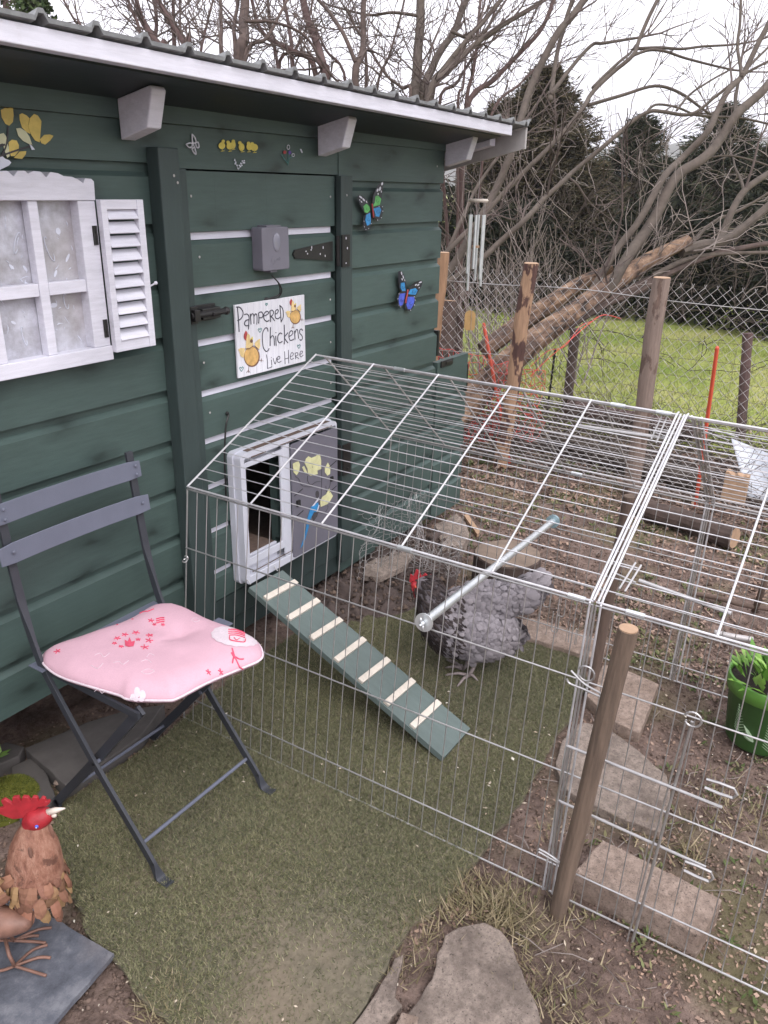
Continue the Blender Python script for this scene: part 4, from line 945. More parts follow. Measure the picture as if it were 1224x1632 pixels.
for ln in ([(905,1189),(1151,1287)], [(888,1275),(1125,1382)]):
    m.tube([X(p[0], p[1], dx) for p in ln], 0.0031, 8)
wl = [(1126,1242),(1170,1257),(1168,1272),(1123,1255)]; wireline(m, [X(*p, dx) for p in wl], 0.0028, 2)
wl = [(1092,1373),(1133,1390),(1130,1405),(1090,1387)]; wireline(m, [X(*p, dx-.01) for p in wl], 0.0028, 2)
m.tube([X(905, 1189, dx), X(888, 1275, dx-0.01), X(880, 1365, dx-.02)], 0.0028, 7)
m.build('side_door', M['wire'], run)
def onroof(px, py, dz=0.012):          # near roof slope plane
    a, b, c = en(S1), rg(S1), en(S3); n = (b-a).cross(c-a).normalized(); dd = ray(px, py); return CAM + dd*((a-CAM).dot(n)/dd.dot(n)) + Vector((0, 0, dz))
m = MB()
m.tube([onroof(1018, 928, 0.004), onroof(1165, 981, 0.004)], 0.0042, 9); m.tube([onroof(922, 681, 0.004), onroof(1062, 702, 0.004)], 0.0042, 9)
build_each(m, 'roof_rod', M['wire'], run)
m = MB()
for a_ in ([(1011,909),(985,951)], [(1020,913),(994,955)], [(1053,674),(1036,712)], [(1061,676),(1044,718)]):
    m.tube([onroof(*p, 0.017) for p in a_], 0.0020, 6)
for a_ in ([(972,903),(1015,915)], [(975,921),(1012,938)], [(1040,690),(1085,700)], [(1040,697),(1082,712)], [(1125,690),(1175,706)], [(1122,697),(1160,711)]):
    m.tube([onroof(*p, 0.013) for p in a_], 0.0018, 6)
build_each(m, 'roof_latch', M['wire'], run)
m = MB()     # U-shaped ground pins on the far side
for px, py in ((885, 1000), (912, 1020), (872, 960), (895, 975)):
    a = X(px, py, 2.285); wireline(m, [a+Vector((-.004, .011, .06)), a+Vector((-.006, .011, -0.005)), a+Vector((-.006, 0, -0.014)), a+Vector((-.006, -.011, -0.005)), a+Vector((-.004, -.011, .05))], 0.0018)
build_each(m, 'hanging_pin', M['wire_old'], run)
m = MB(); ye = S3-0.004
for k in range(30):
    x = lerp(1.29, 2.28, k/29); zt_ = 0.68+(x-1.366)/(1.825-1.366)*0.26 if x < 1.825 else 0.94-(x-1.825)/(2.26-1.825)*0.34
    m.tube([(x, ye, 0.004), (x, ye, zt_)], RW, 4, False)
for z in (0.004, 0.2, 0.4, 0.6): m.tube([(1.28, ye, z), (2.28, ye, z)], 0.002, 5)
m.build('end_panel', M['wire'], run)
# poultry netting crumpled in the corner of the run
def hexnet(mb, fn, nu, nv, a, r):
    """hexagon net mapped by fn(u, v) in metres"""
    for i in range(nu):
        for j in range(nv):
            u = i*a*1.732+(a*0.866 if j % 2 else 0); v = j*a*1.5
            p = fn(u, v); mb.tube([p, fn(u, v+a)], r, 3, False)
            mb.tube([fn(u, v+a), fn(u+a*0.866, v+1.5*a)], r, 3, False); mb.tube([fn(u, v+a), fn(u-a*0.866, v+1.5*a)], r, 3, False)
net = MB()
def nf(u, v):
    t = u/0.55; x = 2.19+0.16*math.sin(t*3.0)+0.05*noise.noise((u*9, v*9, 1))+0.24*t; y = -0.06-0.11*t+0.06*noise.noise((u*12, v*7, 4))
    return Vector((x, y, 0.015+v+0.025*noise.noise((u*15, v*6, 7))))
hexnet(net, nf, 22, 17, 0.0125, 0.00055)
def nf2(u, v):
    t = u/0.4; return Vector((2.34+0.22*t+0.05*noise.noise((u*14, v*9, 11)), -0.20-0.12*t+0.05*noise.noise((u*12, v*17, 14)), 0.01+v*0.7+0.03*noise.noise((u*9, v*16, 17))))
hexnet(net, nf2, 16, 13, 0.0125, 0.00055)
tag(net.build('poultry_netting', M['wire_old']), 'crumpled fine hexagonal wire netting heaped in the run corner by the shed', 'netting')

pr = thing('perch_bar', (1.8, -0.78, 0.45), 'galvanised tube perch with washers and a wing nut spanning the wire run', 'perch')
A0, A1 = X(677, 991, 1.338), X(881, 831, 2.292); dv = (A1-A0).normalized()
m = MB(); m.tube([A0, A1], 0.0105, 18); m.build('tube', M['zinc'], pr, smooth=False)
def disc(mb, c, n, r, th): mb.tube([c-n*th/2, c+n*th/2], r, 24)
m = MB(); disc(m, A0-dv*0.004, dv, 0.0215, 0.003); m.build('washer', M['zinc'], pr)
m = MB(); disc(m, A1+dv*0.002, dv, 0.0215, 0.012); m.build('washer', simple('blue_zinc', (0.30, 0.42, 0.46), 0.3, 0.2, 30, 0, metal=0.5), pr)
m = MB(); m.tube([A0-dv*0.005, A0-dv*0.017], 0.0055, 10); m.tube([A0-dv*0.017, A0-dv*0.026], 0.003, 8)
for s in (1, -1): m.ball(A0-dv*0.016+(Vector((0, 0.35, 1)).normalized())*s*0.009, (0.003, 0.004, 0.0075), 8, 5)
m.build('wing_nut', M['zinc'], pr, smooth=True)

# ================================================================== RAMP
rp = thing('hen_ramp', (1.6, -0.5, 0.0), 'grey-green plank ramp with pale cross battens leading down from the pop door', 'ramp')
TL, TR, BL, BR = Vector((1.575, -0.070, 0.300)), Vector((1.733, -0.070, 0.294)), Vector((1.533, -0.779, 0.020)), Vector((1.687, -0.779, 0.018))
nrm = (TR-TL).cross(BL-TL).normalized(); nrm = nrm if nrm.z > 0 else -nrm
m = MB(); m.prism([TL, TR, BR, BL], -nrm*0.018); m.build('plank', M['ramp_green'], rp, bevel=0.0015, fix=True)
for k in range(7):
    t = 0.085+0.1275*k; a = TL.lerp(BL, t).lerp(TR.lerp(BR, t), 0.03); b = TL.lerp(BL, t).lerp(TR.lerp(BR, t), 0.965)
    dvv = (BL-TL).normalized(); a += dvv*random.uniform(-.003, .003)
    m = MB(); m.bar(a+nrm*0.0045, b+nrm*0.0045, dvv*0.0095, nrm*0.0042); m.build('batten', M['cream_wood'], rp, bevel=0.001)
m = MB()
for p in (TL+Vector((0.012, 0.004, 0.004)), TR+Vector((-.02, .004, .004))): m.tube([p+Vector((0, 0, 0)), p+Vector((0, .012, .012)), p+Vector((.008, .016, .004))], 0.0018, 6)
m.build('hook', M['wire'], rp)

# ================================================================== CHAIR AND CUSHION
ch = thing('bistro_chair', (1.01, -0.27, 0.0), 'grey folding metal bistro chair with slatted back standing on the artificial turf', 'chair')
xl, xr = 0.846, 1.190
path = [(-0.478, 0.007), (-0.464, 0.004), (-0.446, 0.010), (-0.428, 0.036), (-0.410, 0.060), (-0.269, 0.235), (-0.150, 0.405), (-0.118, 0.470), (-0.100, 0.545), (-0.088, 0.62), (-0.066, 0.828)]
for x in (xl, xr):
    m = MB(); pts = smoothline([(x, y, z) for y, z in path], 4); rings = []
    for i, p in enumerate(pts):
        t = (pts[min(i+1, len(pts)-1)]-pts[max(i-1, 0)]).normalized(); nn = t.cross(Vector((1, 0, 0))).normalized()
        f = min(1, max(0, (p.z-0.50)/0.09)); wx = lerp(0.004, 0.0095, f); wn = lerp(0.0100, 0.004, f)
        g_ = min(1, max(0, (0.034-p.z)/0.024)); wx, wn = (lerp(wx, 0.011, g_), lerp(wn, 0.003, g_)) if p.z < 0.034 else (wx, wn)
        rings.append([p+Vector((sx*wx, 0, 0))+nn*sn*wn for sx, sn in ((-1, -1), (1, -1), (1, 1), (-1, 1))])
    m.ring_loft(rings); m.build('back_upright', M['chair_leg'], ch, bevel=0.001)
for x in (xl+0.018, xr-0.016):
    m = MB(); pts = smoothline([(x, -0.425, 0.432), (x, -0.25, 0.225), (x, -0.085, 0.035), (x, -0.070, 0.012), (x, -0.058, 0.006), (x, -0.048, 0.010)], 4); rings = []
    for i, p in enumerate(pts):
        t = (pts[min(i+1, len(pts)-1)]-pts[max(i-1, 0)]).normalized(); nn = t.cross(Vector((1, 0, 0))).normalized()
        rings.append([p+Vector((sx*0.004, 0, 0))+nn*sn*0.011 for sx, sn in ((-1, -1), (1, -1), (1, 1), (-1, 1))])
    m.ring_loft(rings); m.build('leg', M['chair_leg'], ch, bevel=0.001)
m = MB(); m.tube([(xl, -0.395, 0.075), (xr, -0.395, 0.075)], 0.0045, 8); m.build('stretcher', M['chair'], ch)
m = MB(); m.tube([(xl+.018, -0.112, 0.066), (xr-.016, -0.112, 0.066)], 0.004, 8); m.build('stretcher', M['chair'], ch)
m = MB(); m.tube([(xl-.004, -0.268, 0.236), (xl+.026, -0.268, 0.236)], 0.005, 8); m.tube([(xr-.024, -0.268, 0.236), (xr+.004, -0.268, 0.236)], 0.005, 8); build_each(m, 'pivot', M['chair'], ch)
def slatc(yc, zc, hz, x0, x1, tilt):
    m = MB(); rings = []
    for k in range(13):
        t = k/12; x = lerp(x0, x1, t); bow = -0.010*(1-(2*t-1)**2)*-1
        c = Vector((x, yc+bow-0.0055, zc)); u = Vector((0, tilt, 1)).normalized()*hz; v = Vector((0, 0.0016, 0))
        e = 0.85 if k in (0, 12) else 1
        rings.append([c-u*e-v, c+u*e-v, c+u*e+v, c-u*e+v])
    m.ring_loft(rings); m.build('back_slat', M['chair'], ch, bevel=0.0012, fix=True)
slatc(-0.078, 0.7860, 0.0225, 0.812, 1.206, 0.09); slatc(-0.090, 0.700, 0.0225, 0.815, 1.212, 0.10)
m = MB()
for x in (xl, xr):
    for z, y in ((0.797, -.0875), (0.775, -.0885), (0.704, -.0985)): m.ball((x, y, z), (0.0042, 0.002, 0.0042), 8, 5)
build_each(m, 'rivet', M['chair'], ch, smooth=True)
for k, y in enumerate((-0.125, -0.190, -0.255, -0.320, -0.385)):
    m = MB(); m.box(*((0.832, 1.19) if k == 0 else (0.885, 1.222) if k == 3 else (0.885, 1.165)), y-0.024, y+0.024, 0.4335, 0.4365); m.build('seat_slat', M['chair'], ch, bevel=0.001)
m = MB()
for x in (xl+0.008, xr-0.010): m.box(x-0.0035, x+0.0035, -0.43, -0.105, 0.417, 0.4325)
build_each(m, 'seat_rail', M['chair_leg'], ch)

cu = thing('seat_cushion', (1.0, -0.28, 0.44), 'pink cotton seat cushion printed with cupcakes, bows and a crown on the grey chair', 'cushion')
OUT = [(275,961),(300,970),(335,987),(380,1003),(408,1018),(418,1034),(414,1047),(385,1060),(330,1083),(284,1107),(262,1111),(205,1109),(188,1102),(140,1088),(95,1073),(72,1057),(67,1045),(75,1034),(115,1020),(175,1001),(215,983),(250,963)]
outl = smoothline([G(p[0], p[1], 0.456) for p in OUT]+[G(*OUT[0], 0.456)], 4)[:-1]
cc_ = sum(outl, Vector())/len(outl); dent = G(287, 1012, 0.47)
def cush_s(x, y):
    dx_, dy_ = x-cc_.x, y-cc_.y; rr = math.hypot(dx_, dy_)
    if rr < 1e-6: return 0
    best = 0
    for i in range(len(outl)):
        a, b = outl[i]-cc_, outl[(i+1) % len(outl)]-cc_; den = dx_*(b.y-a.y)-dy_*(b.x-a.x)
        if abs(den) < 1e-12: continue
        t = (a.x*(b.y-a.y)-a.y*(b.x-a.x))/den; u = (a.x*dy_-a.y*dx_)/den
        if t > 0 and -1e-6 <= u <= 1+1e-6: best = t
    return 1/best if best else 0
def cush_z(x, y):
    s = min(1, cush_s(x, y)); d2 = math.hypot(x-dent.x, y-dent.y)
    an = math.atan2(y-dent.y, x-dent.x)
    return 0.452+0.027*(1-s**9) - 0.013*math.exp(-(d2/0.028)**2) - 0.004*math.exp(-(d2/0.09)**2)*abs(math.sin(an*2.5)) + 0.0030*noise.noise((x*16, y*16, 0))
m = MB(); rings = []
for s, zo in ((0.0, None), (0.90, 0.4375), (0.975, 0.4385), (1.0, 0.4450)):
    if zo: rings.append([Vector((cc_.x+(p.x-cc_.x)*s, cc_.y+(p.y-cc_.y)*s, zo+0.0015*noise.noise((p.x*40, p.y*40, 0)))) for p in outl])
for s in (0.99, 0.965, 0.93, 0.88, 0.8, 0.7, 0.6, 0.5, 0.4, 0.3, 0.2, 0.1, 0.02):
    rings.append([Vector((x, y, cush_z(x, y))) for x, y in [(cc_.x+(p.x-cc_.x)*s, cc_.y+(p.y-cc_.y)*s) for p in outl]])
m.ring_loft(rings); m.build('cover', M['pink'], cu, smooth=True)
m = MB(); m.tube([Vector((p.x, p.y, 0.4475)) for p in outl]+[Vector((outl[0].x, outl[0].y, 0.4475))], 0.0026, 7); m.build('piping', M['white_cotton'], cu, smooth=True)
def cdec(mb, poly, dz=0.0010):
    P = [G(a, b, 0.480) for a, b in poly]; c = sum(P, Vector())/len(P); n = len(P); rr = []
    for s in (0.02, 0.35, 0.7, 1.0): rr.append([Vector((q.x, q.y, cush_z(q.x, q.y)+dz)) for q in [c.lerp(p, s) for p in P]])
    mb.ring_loft(rr, caps=False)
def cst(mb, pts, r, dz=0.0008):
    mb.tube([Vector((q.x, q.y, cush_z(q.x, q.y)+dz)) for q in smoothline([G(a, b, 0.480) for a, b in pts], 4)], r, 4)
K = lambda P_: [(60+x/3.308, 950+y/3.308) for x, y in P_]
m = MB(); sc8 = []
for k in range(28):
    a = 2*math.pi*k/28; rr = 1+0.025*(-1)**k; sc8.append((1036+120*rr*math.cos(a)-18*math.sin(a), 200+58*rr*math.sin(a)+11*math.cos(a)))
cdec(m, K(sc8)); [cdec(m, K(ell(qx, qy, 17, 12, 9)), 0.0010) for qx, qy in ((495,480),(520,466),(548,474),(512,488),(540,488))]
for q in ([(300,310),(330,300),(350,320),(380,298)], [(400,350),(430,345),(450,360),(480,340)], [(545,395),(580,380),(615,390),(580,405),(548,398)], [(810,120),(830,105),(855,115),(835,130),(815,122)], [(575,320),(590,300),(615,310)], [(290,440),(310,425),(330,450),(345,435)], [(545,345),(575,335),(600,350)], [(280,355),(315,370),(345,350)]):
    cst(m, K(q), 0.0006, 0.0002)
m.build('white_print', M['white_cotton'], cu)
m = MB()
for y0 in (168, 181, 193, 205): cst(m, K([(1005+(y0 > 200)*4, y0), (1050, y0-6), (1092, y0)]), 0.0014, 0.0018)
cst(m, K([(1012, 212), (1018, 232), (1085, 234), (1095, 212)]), 0.0014, 0.0018); cst(m, K([(1035, 215), (1048, 228), (1065, 214)]), 0.001, 0.0018); cst(m, K([(1020, 164), (1050, 158), (1085, 165)]), 0.0014, 0.0018)
cst(m, K([(1025, 268), (1040, 300), (1070, 325), (1080, 330)]), 0.0016); cst(m, K([(1025, 318), (1035, 298), (1060, 300), (1085, 295)]), 0.0016); cst(m, K([(1022, 285), (1036, 302)]), 0.002)
cdec(m, K([(462,260),(458,228),(475,238),(484,215),(495,240),(514,235),(506,262),(480,266)]), 0.0014)
for cx_, cy_, s_ in ((518,190,14),(460,200,12),(420,218,12),(405,245,9),(590,205,13),(588,232,14),(565,265,15),(440,263,9),(530,228,9),(598,128,11),(100,272,13),(898,368,9),(962,352,9),(660,145,7),(615,145,7)):
    for k in range(5):
        a = 2*math.pi*k/5+cx_; cst(m, K([(cx_, cy_), (cx_+s_*1.5*math.cos(a), cy_+s_*0.8*math.sin(a))]), 0.0012)
for y0 in (115, 124, 133): cst(m, K([(625, y0+6), (650, y0), (668, y0)]), 0.0016)
cst(m, K([(535,75),(560,72),(580,78),(612,66)]), 0.0014); cst(m, K([(495,112),(503,114)]), 0.0012); cst(m, K([(415,140),(422,141)]), 0.0012)
m.build('rose_print', M['rose'], cu)

# ================================================================== HEN
Nh = Vector((ROW[2].x, ROW[2].y, 0)).normalized(); HR = Vector((ROW[0].x, ROW[0].y, 0)).normalized()   # away from and across the measuring direction
def remeshed(mb, vox, smooth_it=6):
    me = bpy.data.meshes.new('tmp'); me.from_pydata(mb.v, [], mb.f); o = bpy.data.objects.new('tmp', me); col.objects.link(o)
    r = o.modifiers.new('r', 'REMESH'); r.mode = 'VOXEL'; r.voxel_size = vox
    s = o.modifiers.new('s', 'SMOOTH'); s.factor = 0.5; s.iterations = smooth_it
    bpy.context.view_layer.update()
    ev = o.evaluated_get(bpy.context.evaluated_depsgraph_get()); m2 = bpy.data.meshes.new_from_object(ev)
    co = np.array([v.co[:] for v in m2.vertices]); no = np.array([v.normal[:] for v in m2.vertices]); fs = [tuple(p.vertices) for p in m2.polygons]
    bpy.data.objects.remove(o); bpy.data.meshes.remove(me); bpy.data.meshes.remove(m2)
    return co, no, fs
def chain(mb, pts, wscale, N, steps=5):
    for i in range(len(pts)-1):
        (p, r), (q, r2) = pts[i], pts[i+1]
        for k in range(steps+1):
            t = k/steps; rr = lerp(r, r2, t); mb.ball(p.lerp(q, t), (rr, rr, rr*1.0), 14, 9, axes=(HR, N*wscale, Vector((0, 0, 1))))
hen_ = thing('hen', (1.93, -0.61, 0.0), 'lavender grey hen with a dark neck and red comb standing in the run', 'hen')
P0 = Vector((1.935, -0.615, 0)); HP = lambda px, py: PLN(px, py, P0, Nh); pxm = 2.42/1262
bd = MB()
chain(bd, [(HP(671, 934), 13*pxm), (HP(679, 934), 19*pxm), (HP(686, 950), 23*pxm), (HP(691, 966), 26*pxm), (HP(705, 988), 37*pxm), (HP(724, 1000), 46*pxm), (HP(748, 1000), 51*pxm), (HP(772, 1002), 46*pxm), (HP(792, 1006), 34*pxm)], 0.86, Nh)
chain(bd, [(HP(735, 972), 36*pxm), (HP(765, 962), 37*pxm), (HP(795, 957), 33*pxm), (HP(818, 950), 27*pxm), (HP(837, 940), 20*pxm), (HP(850, 928), 12*pxm)], 0.62, Nh)
co, no, fs = remeshed(bd, 0.005, 4)
mb = MB(); mb.v = [tuple(p) for p in co]; mb.f = fs
mb.build('body', simple('hen_down', (0.15, 0.135, 0.145), 0.9, 0.2, 60, 0.4), hen_, smooth=True)
acr = (co - np.array(HP(668, 940)))@np.array(HR)           # distance back from the head
idx = rng.permutation(len(co))
def feathers(sel, L0, L1, asp, down, lift, mat, name, parent, n, push=0.001, jit=0.25, back=None):
    ii = idx[sel[idx]]; ii = ii[rng.integers(0, len(ii), n)]
    p = co[ii] + rng.normal(0, 0.0035, (n, 3)); nn = no[ii]
    bk = np.array(back if back is not None else (HR + Vector((0, 0, down)))); dd = np.tile(bk, (n, 1)) + rng.normal(0, jit, (n, 3))
    dd = dd - nn*np.sum(dd*nn, 1, keepdims=True)*0.97; dd /= (np.linalg.norm(dd, axis=1, keepdims=True)+1e-9); dd = dd + nn*lift
    L = rng.uniform(L0, L1, n); V = []; F = []
    S = np.cross(dd, nn); S /= (np.linalg.norm(S, axis=1, keepdims=True)+1e-9); Wd = (L*asp)[:, None]; Lc = L[:, None]
    p = p + nn*push
    prof_ = [(0.0, 0.25, 0.0), (0.35, 0.9, 0.10), (0.72, 1.0, 0.12), (0.93, 0.62, 0.06), (1.0, 0.0, 0.0)]
    cols = []
    for t, w_, u in prof_[:-1]: cols += [p+dd*Lc*t-S*Wd*w_/2+nn*Lc*(u-0.07), p+dd*Lc*t+nn*Lc*u, p+dd*Lc*t+S*Wd*w_/2+nn*Lc*(u-0.07)]
    cols.append(p+dd*Lc)
    V = np.stack(cols, 1).reshape(-1, 3); q = []
    for r in range(3):
        a = r*3; q += [(a, a+3, a+4, a+1), (a+1, a+4, a+5, a+2)]
    q += [(9, 12, 12, 10), (10, 12, 12, 11)]
    tri = []
    for f in q:
        tri.append((f[0], f[1], f[2]));
        if len(set(f)) == 4: tri.append((f[0], f[2], f[3]))
    tri[-2:] = [(9, 12, 10), (10, 12, 11)]
    F = (np.array(tri)[None]+np.arange(n)[:, None, None]*13).reshape(-1, 3)
    return np_mesh(name, M[mat], V, F, parent, smooth=True)
feathers(acr > 0.080, 0.012, 0.024, 0.72, -0.3, 0.07, 'feather', 'body_feathers', hen_, 5600, jit=0.35)
feathers((acr > 0.29), 0.03, 0.05, 0.6, -0.15, 0.22, 'feather', 'tail_feathers', hen_, 240, jit=0.2)
feathers((acr > 0.15) & (co[:, 2] < 0.15), 0.03, 0.045, 0.5, -0.7, 0.22, 'feather', 'fluff', hen_, 500, jit=0.4)
feathers(acr < 0.125, 0.012, 0.028, 0.34, -0.9, 0.10, 'hackle', 'neck_feathers', hen_, 1800, jit=0.15)
Z5 = lambda X_, Y_: (640+X_/5.1, 890+Y_/5.1)
def plate(P_, f, th, N): return [f(*p)-N*th/2 for p in P_], N*th
m = MB(); cpoly = [Z5(*p) for p in [(62,185),(72,125),(98,142),(118,88),(148,98),(163,148),(190,118),(215,138),(240,128),(248,160),(225,185),(170,178),(120,175),(85,205)]]
a, b = plate(cpoly, HP, 0.006, Nh); m.prism([p-Nh*0.0 for p in a], b); m.build('comb', M['red'], hen_, fix=True, bevel=0.001)
m = MB(); a, b = plate([Z5(*p) for p in [(88,225),(120,215),(140,240),(138,290),(120,325),(98,300)]], HP, 0.012, Nh); m.prism([p for p in a], b); m.ball(HP(*Z5(112, 225))-Nh*0.018, (0.012, 0.006, 0.012), 10, 6, axes=(HR, Nh, Vector((0, 0, 1)))); m.build('wattle', M['red'], hen_, fix=True, bevel=0.001)
m = MB(); m.ball(HP(*Z5(108, 205))-Nh*0.012, (0.013, 0.012, 0.014), 12, 8, axes=(HR, Nh, ZV)); m.build('face_skin', M['red'], hen_, smooth=True)
m = MB(); bk0 = HP(*Z5(85, 208)); bk1 = HP(*Z5(48, 212)); m.tube([bk0, bk1], [0.008, 0.001], 8); m.build('beak', M['stake_dark'], hen_)
m = MB(); m.ball(HP(*Z5(112, 200))-Nh*0.024, 0.0040, 8, 6); m.build('eye', M['orange'], hen_, smooth=True)
def hleg(top, ank, toes):
    m = MB(); t = HP(*Z5(*top)) if not isinstance(top, Vector) else top; a = G(*Z5(*ank), 0.012)
    m.tube([t+Vector((0, 0, 0.03)), t, a.lerp(t, 0.5)+HR*0.003, a], [0.014, 0.0085, 0.0060, 0.0065], 9)
    for q in toes:
        e = G(*Z5(*q), 0.010); mid = a.lerp(e, 0.5)+Vector((0, 0, 0.007)); m.tube([a, mid, e, e+(e-a).normalized()*0.008+Vector((0, 0, -0.003))], [0.0058, 0.0048, 0.0036, 0.0012], 7)
    m.build('leg', M['chick_leg'], hen_, smooth=True)
hleg((600, 840), (548, 950), [(462,1028),(372,945),(606,980)])
hleg((540, 835), (500, 900), [(375,885),(378,828),(470,870)])

# ================================================================== METAL ROOSTER ON A SLATE
C0 = G(182, 1520, 0.014); ea, eb = G(75, 1457, 0.014)-C0, G(84, 1632, 0.014)-C0
m = MB(); pl = [C0, C0+eb*1.0, C0+eb*2.3, C0+eb*2.3+ea*2.0, C0+ea*2.0, C0+ea*1.0]; m.prism([p for p in rough_outline([tuple(p[:2]) for p in pl], 0.02, 0.003)] and [Vector((x, y, 0.014)) for x, y in rough_outline([tuple(p[:2]) for p in pl], 0.02, 0.003)], (0, 0, -0.012))
tag(m.build('slate_slab', M['slate'], fix=True), 'thin blue-grey slate slab on bare earth under the metal rooster', 'slab')
rs = thing('metal_rooster', (0.57, -0.39, 0.014), 'rusty terracotta metal rooster ornament with a red comb standing on the slate', 'garden ornament')
Pr = Vector((0.60, -0.40, 0)); RP = lambda px, py: PLN(px, py, Pr, Nh); pr_m = 1.46/1262
Z7 = lambda X_, Y_: (X_/7.77, 1250+Y_/7.77)
m = MB(); rings = []
for y_, x0_, x1_ in ((400,350,545),(480,285,600),(560,225,618),(640,175,655),(720,142,702),(800,120,728),(880,105,748),(960,92,765),(1040,85,775),(1090,82,780),(1180,76,790)):
    a, b = RP(*Z7(x0_, y_)), RP(*Z7(x1_, y_)); c = (a+b)/2; rx = (b-a).length/2
    rings.append([c+HR*rx*math.cos(t)+Nh*rx*0.8*math.sin(t) + Vector((0, 0, 0.004*noise.noise((k*0.9, y_*0.01, 0)) + (0.016*abs(((k*7) % 11)/11-0.3)*(1 if k % 4 < 2 else -0.6) + (0.010 if k % 4 == 0 else 0) if y_ > 1150 else 0))) for k, t in enumerate([2*math.pi*k/44 for k in range(44)])])
m.ring_loft(rings); m.build('neck', M['terracotta'], rs, smooth=True, fix=True)
m = MB(); hb_ = MB()
fv = []
def rfeather(mb, base, nrm_, dn, L, w_):
    s = dn.cross(nrm_).normalized(); pr_ = [(0, .7), (.3, 1.0), (.62, 1.0), (.86, .72), (1.0, .2)]
    top = [base+dn*L*t+nrm_*(0.004*math.sin(t*3)) for t, _ in pr_]; vs = []
    for (t, ww), p in zip(pr_, top): vs += [p-s*w_*ww/2, p+nrm_*0.003, p+s*w_*ww/2]
    bi = len(mb.v); mb.v += [tuple(v) for v in vs]
    for i in range(4):
        a = bi+i*3; mb.f += [(a, a+3, a+4, a+1), (a+1, a+4, a+5, a+2)]
cen = (RP(*Z7(118, 1050))+RP(*Z7(742, 1050)))/2
for row, (zy, rad, L, n) in enumerate(((1060, 0.0480, 0.030, 19), (1130, 0.0490, 0.032, 17), (1205, 0.0485, 0.032, 16), (1280, 0.0465, 0.034, 14), (1350, 0.043, 0.034, 12))):
    z = RP(*Z7(430, zy)).z
    for k in range(n):
        t = 2*math.pi*(k+0.5*(row % 2))/n + random.uniform(-.1, .1); od = HR*math.cos(t)+Nh*math.sin(t)
        p = Vector((cen.x, cen.y, z))+od*rad*(1 if abs(math.sin(t)) < .7 else .88); rfeather(m, p, od, (Vector((0, 0, -1))+od*random.uniform(-.05, .30)+Vector((random.uniform(-.25,.25), random.uniform(-.25,.25), 0))).normalized(), L*random.uniform(.75, 1.3), L*random.uniform(.5, .72))
for k in range(26):     # back and wing feathers towards the tail
    t = random.random(); p = cen-HR*(0.02+0.17*t)+Vector((0, 0, random.uniform(-0.02, 0.03)-0.02*t))-Nh*0.045*random.uniform(.8, 1.1)
    rfeather(m, p, -Nh, (-HR*0.8+Vector((0, 0, -0.5))).normalized(), random.uniform(.04, .06), random.uniform(.02, .028))
for k in range(9): rfeather(m, cen-HR*0.19+Vector((0, 0, 0.0)), -Nh, (-HR+Vector((0, 0, 1.6-k*0.32))).normalized(), 0.17, 0.03)
m.build('feather_plates', M['rust_feather'], rs)
m = MB(); Z6 = lambda X_, Y_: (X_/6.44, 1430+Y_/6.44)
mm = simple('brown_rust', (0.20, 0.105, 0.075), 0.55, 0.35, 40, 0.5, 0.002)
chain(m, [(RP(*Z6(-700, -150)), 20*pr_m), (RP(*Z6(-500, 20)), 40*pr_m), (RP(*Z6(-250, 20))-Nh*.02, 44*pr_m), (RP(*Z6(0, 30))-Nh*.045, 30*pr_m), (RP(*Z6(220, 28))-Nh*.052, 22*pr_m), (RP(*Z6(370, 32))-Nh*.052, 14*pr_m)], 1.0, Nh)
co2, no2, fs2 = remeshed(m, 0.006, 4); mb = MB(); mb.v = [tuple(p) for p in co2]; mb.f = fs2; mb.build('body', mm, rs, smooth=True)
m = MB(); chain(m, [(RP(*Z7(390, 465)), 15*pr_m), (RP(*Z7(460, 425)), 19*pr_m), (RP(*Z7(530, 400)), 16*pr_m), (RP(*Z7(575, 370)), 9*pr_m)], 1.0, Nh, 3)
co2, no2, fs2 = remeshed(m, 0.0035, 2); mb = MB(); mb.v = [tuple(p) for p in co2]; mb.f = fs2; hd_ = mb.build('head', M['red'], rs, smooth=True)
m = MB(); a, b = plate([Z7(*p) for p in [(-40,330),(-10,290),(60,270),(15,190),(60,170),(160,230),(160,150),(230,140),(270,205),(285,140),(350,145),(385,190),(410,140),(465,150),(485,200),(520,150),(560,160),(575,200),(610,190),(625,220),(590,255),(480,270),(420,330),(330,400),(170,420),(60,380)]], RP, 0.007, Nh); m.prism(a, b); m.build('comb', M['red'], rs, fix=True, bevel=0.0015)
m = MB(); m.tube([RP(*Z7(585, 350)), RP(*Z7(700, 318)), RP(*Z7(808, 298))], [0.0068, 0.0052, 0.0012], 10); m.ball(RP(*Z7(668, 385)), (0.0055, 0.004, 0.0045), 8, 6, axes=(HR, Nh, ZV)); m.build('beak', M['beak'], rs, smooth=True)
m = MB(); m.ball(RP(*Z7(625, 590)), (0.0065, 0.003, 0.021), 12, 8, axes=(HR, Nh, ZV)); m.ball(RP(*Z7(475, 660))-Nh*0.036, (0.004, 0.002, 0.013), 10, 6, axes=(HR, Nh, ZV)); m.build('wattle', mm, rs, smooth=True)
m = MB(); m.ball(RP(*Z7(510, 422))-Nh*0.0195, 0.0035, 10, 6); m.build('eye', M['blue2'], rs, smooth=True); m = MB(); m.ball(RP(*Z7(512, 424))-Nh*0.0228, 0.0012, 8, 4); m.build('eye_dot', M['wing_white'], rs)
